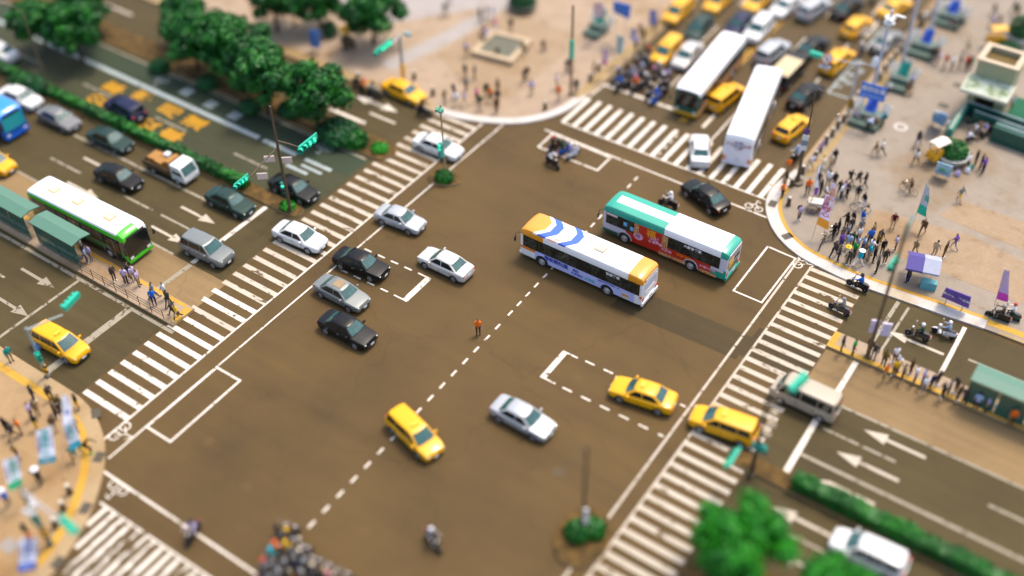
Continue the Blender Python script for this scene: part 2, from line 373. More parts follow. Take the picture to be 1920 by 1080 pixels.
# dark drain covers let into the kerbs and the plazas
def cover(name,pts,z,label,m,s=0.9):
    b=MB()
    for p in pts:
        w=P(p[0],p[1],z); a=rad(p[2]) if len(p)>2 else 0
        b.box((w.x,w.y,z),(s,s*.75,0.02),0,a)
    return struct(b.build(name,m))
COVM=mat('drain_cover',(.075,.058,.035),0.7)
cover('drain_cover',[(1449,382,95),(1476,443,60),(180,775,-35),(186,857,-65),(160,953,-68),(108,1055,-80)],0.152,'',COVM,.85)
cover('drain_cover',[(1797,160),(1769,198),(1785,268),(1870,57)],0.162,'',mat('manhole_iron',(.07,.06,.035),0.7),0.9)
cover('service_cover',[(17,1023)],0.162,'',mat('service_cover_grey',(.27,.235,.2),0.7),1.1)
for px,py,zz,m in ((1689,238,.162,KERB),(391,828,.006,A_COVER),(462,912,.006,A_COVER),(683,997,.006,A_COVER),(1082,708,.006,A_COVER),(1672,264,.162,KERB)):
    w=P(px,py,zz); b=MB(); n=20
    r=0.62 if py<300 else 0.42
    if px==1672: continue
    b.sheet([(w.x+r*math.cos(2*math.pi*k/n),w.y+r*math.sin(2*math.pi*k/n)) for k in range(n)],zz)
    o=struct(b.build('manhole_cover',m))
    if py<300:
        b=MB(); b.sheet([(w.x+.4*math.cos(2*math.pi*k/n),w.y+.4*math.sin(2*math.pi*k/n)) for k in range(n)],zz+.004); struct(b.build('manhole_lid',PAVE_NE))
# medians --------------------------------------------------------------------
def median(name,poly,top,edge=KERB_SW,h=0.18):
    b=MB(); b.prism(poly,-0.1,h,0,1); return struct(b.build(name,[edge,top]))
def rounded(x0,x1,y0,y1,r0=0,r1=0,n=5):
    ps=[]
    ym=(y0+y1)/2; hh=(y1-y0)/2
    if r0: ps+=[(x0+hh*(1-math.cos(t)),ym+hh*math.sin(t)) for t in [math.pi/2-math.pi*k/n for k in range(n+1)]]
    else: ps+=[(x0,y1),(x0,y0)]
    if r1: ps+=[(x1-hh*(1-math.cos(t)),ym+hh*math.sin(t)) for t in [-math.pi/2+math.pi*k/n for k in range(n+1)]]
    else: ps+=[(x1,y0),(x1,y1)]
    return ps
median('median',rounded(-140,-19.3,-3.15,-1.75,0,1),SOIL)
median('median',rounded(20.6,140,-5.75,-4.45,1,0),SOIL)
median('median',rounded(-140,-18.0,6.6,9.3,0,1),SOIL)
median('median',rounded(22.6,140,-16.5,-11.9,1,0),SOIL)
median('bus_platform',rect(-60,-18.4,-17.35,-15.2),PAVE_NW,KERB_SW,0.22)
median('bus_platform',rect(22.2,90,7.4,9.15),PAVE_NW,KERB_SW,0.22)
b=MB(); b.ribbon([(22.2,7.62),(90,7.62)],0.42,0.226); b.ribbon([(22.45,7.85),(22.45,9.1)],0.5,0.23); b.ribbon([(-18.7,-17.1),(-18.7,-15.4)],0.6,0.226)
b.ribbon([(-60,-15.4),(-19.1,-15.4)],0.3,0.227)
struct(b.build('tactile_paving',TACT))
def island(px,py,rx,ry,rot):
    w=P(px,py); b=MB(); n=18; c,s=math.cos(rot),math.sin(rot)
    b.prism([(w.x+rx*math.cos(t)*c-ry*math.sin(t)*s,w.y+rx*math.cos(t)*s+ry*math.sin(t)*c) for t in [2*math.pi*k/n for k in range(n)]],-0.1,0.2,0,1)
    return struct(b.build('traffic_island',[KERB_SW,SOIL]))
island(835,337,1.5,0.9,rad(20)); island(1092,1008,1.7,2.3,rad(10))
# ------------------------------------------------------------------ painted markings
Z1=0.012
MW=MB(); W_=MB(); Fd=MB(); Wn=MB(); Y_=MB(); B_=MB()
LN=[0]
def line(mb,a,c,w,z=Z1):
    LN[0]=(LN[0]+1)%14; mb.ribbon([a,c],w,z+LN[0]*.0005)
def dashes(mb,a,c,on,off,w,z=Z1):
    a=Vector((*a,0)); c=Vector((*c,0)); L=(c-a).length; d=(c-a)/L; t=0
    while t<L-0.1:
        mb.ribbon([a+d*t,a+d*min(L,t+on)],w,z); t+=on+off
# west crosswalk
line(W_,(-14.4,-27.6),(-14.4,19.6),0.15,Z1+.002); line(W_,(-12.9,-28.2),(-12.75,17.4),0.14); line(W_,(-12.86,-24.9),(-12.82,-18.4),0.2,Z1+.001)
y=-25.15; k=0
while y<17.5:
    if not (-3.3<y<-1.6 and False): line(W_ if y<-12 and k!=9 else MW,(-18.9,y),(-14.45,y),0.43)
    y+=1.12; k+=1
for v in ((-12.85,-24.92,-10.55,-24.92),(-10.55,-25.0,-10.55,-18.3),(-10.55,-18.4,-12.85,-18.4)): line(W_,v[:2],v[2:],0.17)
# north crosswalk
line(W_,(-8.6,20.38),(12.0,20.38),0.15,Z1+.002); line(W_,(-9.2,18.55),(13.0,18.3),0.15)
x=-8.45
while x<11.3:
    line(W_,(x,20.45),(x,25.0),0.44); x+=1.14
dashes(W_,(1.1,20.9),(1.1,24.9),0.5,0.5,0.12,Z1+.003)
line(W_,(-8.25,18.5),(-2.18,18.28),0.3,Z1+.002)
for v in ((-8.25,16.07,-8.25,18.6),(-8.33,16.07,-2.1,16.05),(-2.18,16.05,-2.18,18.4)): line(W_,v[:2],v[2:],0.17)
# east crosswalk
line(MW,(17.9,-30),(17.9,14.6),0.17,Z1+.002); line(MW,(16.78,-32),(16.75,15.3),0.18)
y=14.55; k=0
while y>-30:
    line(MW,(17.95,y),(22.2,y),0.42); y-=1.02; k+=1
for v in ((14.1,9.06,14.1,15.2),(14.02,15.1,16.6,15.0),(14.02,9.06,16.5,9.06),(16.42,9.0,16.5,15.0)): line(W_,v[:2],v[2:],0.15)
# south crosswalk, worn
line(W_,(-10.6,-30.84),(-9.4,-30.84),0.16); line(Wn,(-9.5,-30.84),(-6.0,-30.84),0.16); line(W_,(-6.2,-30.84),(16,-30.7),0.16); line(W_,(-12.35,-29.07),(2.6,-29.04),0.17)
x=-9.9; k=0
while x<10:
    y0=-32.45 if k==0 else (-33.95 if k==1 else -35.5)
    line(W_ if k in(0,1,8) else Wn,(x,-30.95 if k>1 else -30.85),(x,y0),0.33); x+=0.735; k+=1
# right-hand edge of the waiting box for the motorcycles at the bottom
line(MW,(2.6,-26.35),(9.5,-26.4),0.3)
# centre dashes
dashes(W_,(1.72,-26.2),(1.45,-3),0.62,0.75,0.16); dashes(W_,(1.43,-2.6),(1.12,17.6),0.6,0.6,0.15)
# left-turn boxes
line(W_,(-5.95,-2.75),(-5.95,-5.55),0.5); line(W_,(-5.75,-2.65),(-7.0,-2.65),0.14); line(W_,(-5.75,-5.6),(-7.0,-5.6),0.14)
dashes(W_,(-7.6,-2.68),(-12.6,-2.8),0.7,0.62,0.14); dashes(W_,(-7.6,-5.6),(-12.6,-5.7),0.7,0.62,0.14)
line(W_,(6.95,-3.45),(6.95,-6.25),0.42); line(W_,(6.75,-3.38),(8.0,-3.36),0.13); line(W_,(6.75,-6.3),(8.0,-6.3),0.13)
dashes(W_,(8.6,-3.3),(16.5,-3.1),0.75,0.75,0.14); dashes(W_,(8.6,-6.3),(16.5,-6.2),0.75,0.75,0.14)
# west arms
line(Fd,(-140,-17.85),(-18.0,-17.75),0.28); line(Fd,(-22.6,-25.5),(-22.6,-17.9),0.62); line(Fd,(-28.3,-25.5),(-28.3,-17.9),0.26)
for y0 in (-20.9,):
    dashes(Fd,(-60,y0),(-29.4,y0),3.2,4.6,0.2)
line(W_,(-22.45,-16.9),(-22.4,-12),0.0001)
line(W_,(-22.45,-11.6),(-22.45,-3.3),0.42); line(Fd,(-22.5,-15.1),(-22.4,-11.8),0.4,0.014)
line(Fd,(-60,-11.7),(-24.5,-11.7),0.2)
dashes(Fd,(-100,-8.85),(-30,-8.85),4,5.5,0.2); line(Fd,(-29,-8.85),(-22.6,-8.85),0.2); line(Fd,(-44,-5.45),(-22.6,-5.45),0.24); dashes(Fd,(-100,-5.45),(-45,-5.45),4,5,0.22)
line(BLUEW and B_,(-140,3.45),(-29.8,3.45),0.5); line(B_,(-29.2,3.42),(-25.3,3.4),0.45); line(B_,(-24.2,3.4),(-21.2,3.4),0.4)
line(Fd,(-140,6.28),(-19.7,6.28),0.2); line(B_,(-25,1.9),(-22.6,1.9),0.35); line(B_,(-23.9,2.6),(-21.6,2.6),0.3)
dashes(Fd,(-100,0.55),(-20.5,0.55),4,6,0.2)
# frontage road arrows and lines
dashes(W_,(-60,11.9),(-21,11.9),4,5,0.2); line(W_,(-27.5,10.4),(-23.3,10.4),0.4)
# east arms
line(W_,(24.45,-4.4),(24.3,2.7),0.42); line(W_,(24.55,3.1),(24.55,7.3),0.4,0.016); line(Fd,(22.3,2.85),(140,2.85),0.2)
line(Fd,(24.6,-2.48),(140,-2.5),0.26); dashes(Fd,(25.0,0.35),(140,0.35),5,6,0.2)
line(W_,(29.85,9.3),(29.8,14.9),0.3); line(W_,(24.9,7.6),(24.72,14.7),0.001)
line(Fd,(24.75,9.2),(24.85,14.8),0.3); dashes(Fd,(31,11.9),(100,11.9),4,5,0.2); line(Fd,(25.6,9.2),(25.7,14.6),0.2)
dashes(Fd,(26,-8.6),(100,-8.6),4,5,0.2)
# north street
for xx in (0.25,0.62): line(Y_,(xx,26.3),(xx,160),0.16)
line(W_,(-8.5,27.7),(0.0,27.7),0.42); line(W_,(-8.6,25.5),(-8.5,27.7),0.2); dashes(W_,(-4.4,30),(-4.4,160),4,5,0.16)
dashes(W_,(3.92,23.6),(3.9,160),3.9,5.2,0.17); dashes(W_,(7.95,36.0),(7.0,120),3.7,5.0,0.17); line(W_,(3.9,27.2),(3.9,30.9),0.17,0.013)
line(W_,(-3.2,28.0),(-3.2,33.0),0.15)
for v in ((9.5,38.0,9.7,70),(9.4,38.0,11.9,38.1),(6.8,50.3,9.6,50.6)): line(B_,v[:2],v[2:],0.18)
def arrow(mb,x,y,ang,L=4.2,turn=0,s=1.0,z=Z1+.003):
    c,sn=math.cos(ang),math.sin(ang)
    T=lambda p:(x+(p[0]*c-p[1]*sn)*s,y+(p[0]*sn+p[1]*c)*s)
    if not turn:
        mb.sheet([T(p) for p in ((-L/2,-.14),(L/2-1.6,-.14),(L/2-1.6,.14),(-L/2,.14))],z)
        mb.sheet([T(p) for p in ((L/2-1.7,-.52),(L/2,0),(L/2-1.7,.52))],z+.001)
    else:
        mb.sheet([T(p) for p in ((-L/2,-.14),(L/2-1.2,-.14),(L/2-1.2,.14),(-L/2,.14))],z)
        mb.sheet([T(p) for p in ((L/2-1.3,-.14),(L/2-.35,turn*.45-.16),(L/2-.35,turn*.45+.16),(L/2-1.3,.16))],z+.001)
        mb.sheet([T(p) for p in ((L/2-.5,turn*.1),(L/2+.25,turn*1.0),(L/2-.75,turn*.95))],z+.002)
for x,y,a in ((-31.2,-19.5,0),(-30.3,-22.6,0),(-38.6,-7.2,0),(-26.4,-7.2,0),(-26.6,-10.3,0),(-37,-10.3,0)): arrow(Fd if y<-12 else MW,x,y,a,4.4,0,.9)
for x,y,t in ((29.4,1.75,0),(28.6,-1.0,0),(28.0,-3.6,1),(26.9,-7.3,0),(28.2,-10.2,0),(36.5,11,0),(27.3,11.4,0)): arrow(MW,x,y,math.pi,4.6,t,.92)
arrow(W_,-25.2,13.3,math.pi,3.4); arrow(W_,-23.4,13.4,0,3.0)
for x,y,t in ((6.0,29.2,0),(2.4,29.6,0),(8.7,52.2,0),(2.2,56,0)): arrow(W_,x,y,math.pi/2,5.0,t,1.2)
def bike(mb,x,y,ang,s=1.0,z=Z1+.002):
    c,sn=math.cos(ang),math.sin(ang)
    T=lambda p:(x+(p[0]*c-p[1]*sn)*s,y+(p[0]*sn+p[1]*c)*s)
    for cx in (-.42,.42):
        ring=[T((cx+.3*math.cos(t),.3*math.sin(t)-.25)) for t in [2*math.pi*k/14 for k in range(15)]]
        mb.ribbon(ring,0.08*s,z)
    for p,q in (((-.42,-.25),(-.05,.25)),((-.05,.25),(.42,-.25)),((-.05,.25),(-.12,.7)),((-.12,.7),(.25,.5))):
        mb.ribbon([T(p),T(q)],0.075*s,z+.001)
for px,py,a,s in ((230,812,-90,1.0),(216,920,180,0.9),(1416,386,0,0.9),(1507,493,-90,1.0)):
    w=P(px,py); bike(W_,w.x,w.y,rad(a),s*1.15)
for px,py,a in ((300,152,180),(605,280,180)):
    w=P(px,py); bike(B_,w.x,w.y,rad(a),1.1)
for px,py in ((350,172),(395,196),(440,217)):
    w=P(px,py); T=(w.x,w.y)
    for d in (-.45,-.15,.15,.45): line(B_,(w.x+d-.05,w.y-.55),(w.x+d+.05,w.y+.55),0.16)
    for d in (-.4,0,.4): line(B_,(w.x-.6,w.y+d),(w.x+.6,w.y+d),0.13,Z1+.004)
struct(W_.build('road_markings',WHITE)); struct(MW.build('dull_road_markings',MID)); struct(Fd.build('faded_road_markings',FADED)); struct(Wn.build('worn_road_markings',WORN))
struct(Y_.build('centre_line',YPAINT)); struct(B_.build('cycle_lane_markings',BLUEW))
# lettering on the carriageway
def roadtext(ch,px,py,ang,h,m,stretch=1.6,z=0.017):
    w=P(px,py); a=rad(ang)
    x=Vector((math.cos(a),math.sin(a),0)); y=Vector((-math.sin(a),math.cos(a),0))
    F=Matrix(((x.x,y.x,0,w.x),(x.y,y.y,0,w.y),(0,0,1,z),(0,0,0,1)))@Matrix.Diagonal((1,stretch,1,1))
    return struct(lettering(ch,h,m,F,None,0.04,'road_lettering'))
for ch,px,py in (('公',186,189),('車',216,166),('專',272,183),('用',321,208),('道',368,231),('公',279,235),('車',325,255)):
    roadtext(ch,px,py,90,1.7,YDARK,1.5)
for ch,px,py in (('機',1571,163),('車',1582,150),('停',1593,140),('等',1602,130),('區',1612,118),('慢',1592,158),('行',1601,146),('道',1612,134)):
    roadtext(ch,px,py,0,0.72,BAYP,1.15)
# ------------------------------------------------------------------ cars
# kind: length, half width, roof z, belt z, front overhang stations; cabin xs (front base, front top, rear top, rear base), base/top half widths
KINDS={
 'sedan':dict(L=4.6,w=.89,H=1.46,belt=.95,cab=(1.08,.38,-.85,-1.62),cw=(.80,.60),body=[(1,.70,.34,.60),(.955,.88,.24,.74),(.80,.97,.2,.83),(.5,1,.2,.90),(.42,1,.2,.94),(0,1,.2,.96),(-.52,1,.2,.99),(-.66,.99,.2,1.0),(-.88,.95,.22,.97),(-.965,.88,.26,.90),(-1,.78,.36,.70)]),
 'compact':dict(L=4.3,w=.85,H=1.42,belt=.92,cab=(.95,.30,-.80,-1.45),cw=(.76,.58),body=[(1,.74,.34,.60),(.96,.9,.24,.72),(.80,.97,.2,.80),(.44,1,.2,.88),(0,1,.2,.93),(-.52,1,.2,.95),(-.68,.99,.2,.97),(-.92,.95,.22,.95),(-.975,.9,.26,.88),(-1,.82,.36,.70)]),
 'hatch':dict(L=4.25,w=.87,H=1.52,belt=.98,cab=(1.15,.42,-1.45,-1.95),cw=(.79,.62),body=[(1,.70,.34,.62),(.95,.88,.24,.78),(.78,.97,.2,.87),(.54,1,.2,.95),(0,1,.2,.98),(-.6,1,.2,1.0),(-.88,.96,.22,1.0),(-.96,.9,.26,.96),(-1,.84,.38,.80)]),
 'wagon':dict(L=4.6,w=.88,H=1.60,belt=1.0,cab=(1.35,.50,-1.95,-2.16),cw=(.81,.66),body=[(1,.70,.34,.64),(.955,.88,.24,.80),(.80,.97,.2,.90),(.58,1,.2,.97),(0,1,.2,1.0),(-.6,1,.2,1.02),(-.9,.97,.22,1.02),(-.97,.92,.26,.98),(-1,.86,.38,.82)]),
 'suv':dict(L=4.55,w=.92,H=1.72,belt=1.08,cab=(1.10,.45,-1.85,-2.12),cw=(.83,.68),body=[(1,.76,.40,.74),(.96,.92,.30,.92),(.80,.98,.26,1.0),(.48,1,.26,1.05),(0,1,.26,1.08),(-.6,1,.26,1.1),(-.9,.97,.28,1.1),(-.97,.92,.3,1.04),(-1,.88,.42,.86)]),
 'van':dict(L=4.7,w=.86,H=1.92,belt=1.06,cab=(1.95,1.40,-2.15,-2.28),cw=(.82,.70),body=[(1,.78,.36,.78),(.97,.9,.26,.98),(.86,.97,.22,1.06),(.5,1,.22,1.08),(0,1,.22,1.08),(-.6,1,.22,1.08),(-.95,.97,.24,1.08),(-1,.9,.34,.95)]),
}
def side_y(k,x,z):
    cw=k['cw']; t=(z-k['belt'])/(k['H']-k['belt']); return cw[0]+(cw[1]-cw[0])*t
def make_car(kind,taxi=False,box=None):
    k=KINDS[kind]; pr=Proto(); hl=k['L']/2; w=k['w']
    root=pr.add(empty('car',link=False))
    A=lambda o,p=root: pr.add(o,p)
    # body shell
    b=MB(); rings=[]
    for fx,fw,zb,zt in k['body']:
        x=fx*hl; ww=w*fw; m=(zb+zt)/2
        half=[(0,zb),(ww*.80,zb),(ww*.97,zb+.10),(ww,zb+(zt-zb)*.45),(ww*.985,zt-.10),(ww*.90,zt-.015),(ww*.55,zt+.025),(0,zt+.04)]
        rings.append([Vector((x,y,z)) for y,z in half]+[Vector((x,-y,z)) for y,z in half[-2:0:-1]])
    def fn(c): return 1 if c.z<.30+ (0.06 if kind=='suv' else 0) else 0
    b.loft(rings,fn=fn)
    bz=k['belt']
    for sd in (1,-1):
        for xx in ((k['cab'][0]-.30,-.0,-1.0) if kind!='van' else (1.3,.3,-.9)):
            y=sd*(w+.004); b.add([(xx-.011,y,.34),(xx+.011,y,.34),(xx+.011,y,bz-.13),(xx-.011,y,bz-.13)],[(0,1,2,3)],1)
        y=sd*(w+.006); b.add([(-hl*.5,y,.30),(hl*.5,y,.30),(hl*.5,y,.36),(-hl*.5,y,.36)],[(0,1,2,3)],1)
    A(b.build('body',[PAINT,BLACKP],smooth=38,link=False))
    # cabin shell: belt -> roof
    fb,ft,rt,rb=k['cab']; z0=k['belt']-.02; z1=k['H']; cw=k['cw']
    b=MB(); rings=[]
    for t in (0,.5,.88,1.0):
        s=t if t<.9 else .9; xf=fb+(ft-fb)*(t if t<1 else 1.10); xr=rb+(rt-rb)*(t if t<1 else 1.25); y=cw[0]+(cw[1]-cw[0])*t - (.05 if t==1 else 0); z=z0+(z1-z0)*t-(.0 if t<1 else 0)
        bow=.10
        rings.append([Vector(p) for p in ((xf-.04,y,z),(xf+bow*.7,y*.55,z),(xf+bow,0,z),(xf+bow*.7,-y*.55,z),(xf-.04,-y,z),((xf+xr)/2,-y-.02,z),(xr+.04,-y,z),(xr-bow*.5,-y*.55,z),(xr-bow*.6,0,z),(xr-bow*.5,y*.55,z),(xr+.04,y,z),((xf+xr)/2,y+.02,z))])
    b.loft(rings); top=rings[-1]
    # crowned roof skin
    cx=(top[2].x+top[8].x)/2
    rr=[[Vector((cx+(p.x-cx)*f,p.y*f,z1+h)) for p in top] for f,h in ((1,0.001),(.8,.03),(.45,.045))]
    b.loft(rr,cap=False); b.add(rr[-1],[tuple(range(12))])
    A(b.build('cabin',PAINT,smooth=40,link=False))
    def fpt(u,t,front):  # point on windscreen / rear screen; u -1..1
        xb,xt=(fb,ft) if front else (rb,rt); y=(cw[0]+(cw[1]-cw[0])*t)*u; bow=.10 if front else -.06
        x=xb+(xt-xb)*t+bow*(1-min(1,abs(u))**2)
        return Vector((x+(.022 if front else -.022),y,z0+(z1-z0)*t+.008))
    for front,nm in ((True,'windscreen'),(False,'rear_window')):
        b=MB(); us=(-.86,-.45,0,.45,.86); lo,hi=(.10,.90) if front else ((.12,.84) if kind in('sedan','compact') else (.30,.86))
        rows=[[fpt(u,t,front) for u in us] for t in (lo,(lo+hi)/2,hi)]
        b.loft(rows,cap=False,closed=False); A(b.build(nm,GLASS_T if front or kind in('sedan','compact') else GLASS,smooth=60,link=False))
    for s in (1,-1):
        def sp(x,t,o=.028): return Vector((x,s*(cw[0]+(cw[1]-cw[0])*t+o),z0+(z1-z0)*t))
        lo,hi=.14,.86
        xf0=fb+(ft-fb)*lo-.16; xf1=fb+(ft-fb)*hi-.12; xr0=rb+(rt-rb)*lo+.18; xr1=rb+(rt-rb)*hi+.14
        xs=[0.0]
        if kind in('wagon','van','suv'): xs=[.15,-1.05]
        elif kind in('sedan','compact','hatch'): xs=[-.12]
        cuts0=[xf0]+xs+[xr0]; cuts1=[xf1]+xs+[xr1]
        for i in range(len(cuts0)-1):
            g=.035
            a0=cuts0[i]-(g if i else 0); a1=cuts1[i]-(g if i else 0); c0=cuts0[i+1]+(g if i<len(cuts0)-2 else 0); c1=cuts1[i+1]+(g if i<len(cuts0)-2 else 0)
            b=MB(); b.add([sp(a0,lo),sp(c0,lo),sp(c1,hi),sp(a1,hi)],[(0,1,2,3)] if s<0 else [(3,2,1,0)])
            A(b.build('side_window',GLASS,link=False))
        b=MB(); b.box((fb-.28,s*(w+.09),k['belt']+.06),(.12,.2,.13)); b.box((fb-.24,s*(w-.01),k['belt']+.01),(.05,.12,.05)); A(b.build('mirror',PAINT,link=False))
        for xx in ((.1,-.95) if kind!='van' else (.6,-.6)):
            b=MB(); b.box((xx-.25,s*(w+.012),k['belt']-.20),(.2,.03,.035)); A(b.build('door_handle',CHROME if not taxi else PAINT,link=False))
        # lamps
        fz=k['body'][1][3]-.09
        b=MB(); b.box((hl*.925,s*w*.64,fz),(.22,w*.30,.13),M=Matrix.Rotation(-s*.35,3,'Z')@Matrix.Rotation(.25,3,'Y')); A(b.build('headlight',LAMPW,link=False))
        rz=k['body'][-2][3]-.12; hh=.15 if kind in('sedan','compact') else .30
        b=MB(); b.box((-hl*.955,s*w*.70,rz),(.14,w*.26,hh),0,s*.22); b.box((-hl*.958,s*w*.68,rz-hh*.36),(.14,w*.2,.06),1,s*.22); A(b.build('tail_light',[LAMPR,LAMPO],link=False))
        for xx in (hl*.60,-hl*.60):
            b=MB(); r=.315; n=16
            M=Matrix.Translation((xx,s*(w-.12),r))@Matrix.Rotation(math.pi/2*s,4,'X').inverted()
            b.lathe([(.20,.135),(r-.03,.14),(r,.11),(r,-.06),(.2,-.08)],n,0,M); wh=A(b.build('wheel',RUBBER,smooth=40,link=False))
            b=MB(); b.lathe([(.215,.125),(.20,.150),(.17,.138),(.06,.146),(.0,.150)],n,0,M,cap=False)
            for j in range(5):
                a=j*2*math.pi/5; q=[M@Vector((rr_*math.cos(a+d),rr_*math.sin(a+d),.1475)) for rr_,d in ((.07,-.5),(.18,-.25),(.18,.25),(.07,.5))]
                b.add(q,[(0,1,2,3)],1)
            pr.add(b.build('rim',[RIM,BLACKP],smooth=30,link=False),wh)
    # wheel arches, bumper trim, plates
    for s in (1,-1):
        for xx in (hl*.60,-hl*.60):
            b=MB(); b.add([(xx+.375*math.cos(t),s*(w+.004),.315+.375*math.sin(t)) for t in [math.pi*j/10 for j in range(11)]]+[(xx-.37,s*(w+.004),.22),(xx+.37,s*(w+.004),.22)],[tuple(range(13))])
            A(b.build('wheel_arch',BLACKP,link=False))
    b=MB(); b.box((hl-.005,0,.44),(.06,w*1.1,.10)); b.box((hl*.975,0,.62),(.08,w*.85,.07)); A(b.build('grille',BLACKP,link=False))
    for x,z in ((hl+.035,.44),(-hl-.012,.62 if kind in('sedan','compact') else .70)):
        b=MB(); b.box((x,0,z),(.02,.34,.15)); A(b.build('number_plate',PLATE,link=False))
    if taxi:
        b=MB(); b.box((.05 if kind!='wagon' else .1,0,k['H']+.11),(.17,.44,.13)); A(b.build('roof_sign',mat('taxi_sign',(.78,.55,.05),.4),link=False))
    return pr
CARS={}
def car(kind,colour,label,tail,nose,taxi=False,name=None,cat='car',group=None,zc=.55,recol=None):
    key=(kind,taxi)
    if key not in CARS: CARS[key]=make_car(kind,taxi)
    a=P(tail[0],tail[1],zc); c=P(nose[0],nose[1],zc); d=c-a; m=(a+c)/2
    rc={'PAINT_SLOT':CARP[colour]}
    if recol: rc.update(recol)
    o=CARS[key].copy((m.x,m.y,0.017 if False else 0.0),math.atan2(d.y,d.x),rc)
    o.name=name or ('taxi' if taxi else 'car')
    return tag(o,label,'taxi' if taxi else cat,group,px=(m.x,m.y))
# ------------------------------------------------------------------ buses
def bus(name,label,front,rear,cfg,L=10.8,w=1.24,H=3.05,zc=3.05,cat='bus'):
    a=P(*rear,zc); c=P(*front,zc); d=c-a; m=(a+c)/2; hl=L/2
    root=empty(name,(m.x,m.y,0),math.atan2(d.y,d.x)); tag(root,label,cat,px=(m.x,m.y))
    lo_,hi_=1.32,2.42       # window band
    xs=[(hl,.93,.5,2.55),(hl-.05,.97,.38,2.80),(hl-.28,1,.32,H-.06),(hl-.7,1,.32,H),(hl*.35,1,.32,H),(0,1,.32,H),(-hl*.4,1,.32,H),(-hl+.6,1,.32,H),(-hl+.2,1,.36,H-.05),(-hl+.03,.97,.40,2.86),(-hl,.93,.5,2.6)]
    xs2=[]
    for i in range(len(xs)-1):
        p,q=xs[i],xs[i+1]; n=max(1,int((p[0]-q[0])/.6))
        for j in range(n):
            t=j/n; xs2.append(tuple(p[e]+(q[e]-p[e])*t for e in range(4)))
    xs2.append(xs[-1]); rings=[]
    for x,fw,zb,zt in xs2:
        ww=w*fw
        half=[(0,zb),(ww*.9,zb),(ww,zb+.12),(ww,.75),(ww,1.05),(ww,lo_),(ww*.995,1.85),(ww*.985,min(hi_,zt-.2)),(ww*.965,zt-.22),(ww*.90,zt-.07),(ww*.72,zt-.01),(ww*.35,zt+.03),(0,zt+.04)]
        rings.append([Vector((x,y,z)) for y,z in half]+[Vector((x,-y,z)) for y,z in half[-2:0:-1]])
    mats=cfg['mats']; b=MB(); b.loft(rings,fn=lambda c:cfg['fn'](c,hl)); b.build('body',mats,root,smooth=35)
    # glazing
    for s in (1,-1):
        segs=cfg.get('win_l' if s>0 else 'win_r')
        for x0,x1 in segs:
            b=MB(); y=s*(w+.012); b.box(((x0+x1)/2,y,(lo_+hi_)/2+.02),(abs(x1-x0)-.07,.03,hi_-lo_-.06)); b.build('side_window',cfg.get('glass',BGL),root)
        if s<0:
            for x0,x1 in cfg.get('doors',()):
                b=MB(); b.box(((x0+x1)/2,s*(w+.016),1.35),(x1-x0,.04,1.95),0); do=b.build('door',GLASS,root)
                b=MB(); b.box(((x0+x1)/2,s*(w+.04),1.35),(.05,.012,1.9)); b.build('door_frame',CHROME,do)
    b=MB(); z0,z1=cfg.get('wsz',(1.15,2.45)); b.add([(hl+.03,-w*.86,z0),(hl+.03,w*.86,z0),(hl-.0,w*.84,z1),(hl-.0,-w*.84,z1),(hl-.1,-w*.86,z0),(hl-.1,w*.86,z0),(hl-.14,w*.84,z1),(hl-.14,-w*.84,z1)],[(0,1,2,3),(0,4,5,1),(3,2,6,7),(1,5,6,2),(0,3,7,4)]); b.build('windscreen',cfg.get('wsmat',GLASS),root)
    b=MB(); b.box((hl-.03,0,2.58),(.1,w*1.4,.22)); sg=b.build('destination_sign',BLACKP,root)
    b=MB(); b.box((-hl-.005,0,1.98),(.05,w*1.45,.66)); b.build('rear_window',cfg.get('rwmat',GLASS),root)
    for s in (1,-1):
        b=MB(); b.box((hl+.005,s*w*.70,.72),(.06,.34,.2)); b.build('headlight',LAMPW,root)
        b=MB(); b.box((-hl-.005,s*w*.78,.82),(.06,.24,.34)); b.build('tail_light',LAMPO if cfg.get('amber') else LAMPR,root)
        b=MB(); b.tube([(hl-.1,s*w*.9,2.5),(hl+.25,s*(w+.12),2.45),(hl+.3,s*(w+.2),2.1)],.025,6); b.box((hl+.3,s*(w+.22),1.9),(.08,.18,.42)); b.build('mirror',BLACKP,root)
        for xx in (hl*.62,-hl*.46):
            b=MB(); n=18; b.add([(xx+.56*math.cos(t),s*(w+.006),.5+.56*math.sin(t)) for t in [math.pi*j/12 for j in range(13)]]+[(xx-.55,s*(w+.006),.30),(xx+.55,s*(w+.006),.30)],[tuple(range(15))]); ar=b.build('wheel_arch',BLACKP,root)
            b=MB(); b.tube([(xx+.60*math.cos(t),s*(w+.01),.5+.60*math.sin(t)) for t in [math.pi*j/12 for j in range(13)]],.035,6); b.build('arch_trim',cfg.get('trim',CHROME),ar)
            M=Matrix.Translation((xx,s*(w-.10),.48))@Matrix.Rotation(math.pi/2*s,4,'X').inverted()
            b=MB(); b.lathe([(.26,.13),(.44,.14),(.48,.10),(.48,-.1),(.3,-.12)],n,0,M); wh=b.build('wheel',RUBBER,root,smooth=40)
            b=MB(); b.lathe([(.29,.125),(.27,.155),(.2,.13),(.13,.15),(.1,.19),(0,.20)],n,0,M,cap=False); b.build('rim',RIM,wh,smooth=30)
    b=MB(); b.box((hl+.01,0,.46),(.14,w*1.9,.22)); b.build('front_bumper',cfg.get('bump',mats[0]),root)
    b=MB(); b.box((-hl-.02,0,.50),(.16,w*1.92,.30)); b.build('rear_bumper',cfg.get('bump',mats[0]),root)
    b=MB(); b.box((-hl-.105,0,.72),(.02,.44,.16)); b.build('number_plate',PLATE,root)
    b=MB(); b.box((-hl-.005,0,1.2),(.04,w*1.1,.5));
    if cfg.get('grille',True): b.build('engine_grille',cfg.get('grmat',STEEL),root)
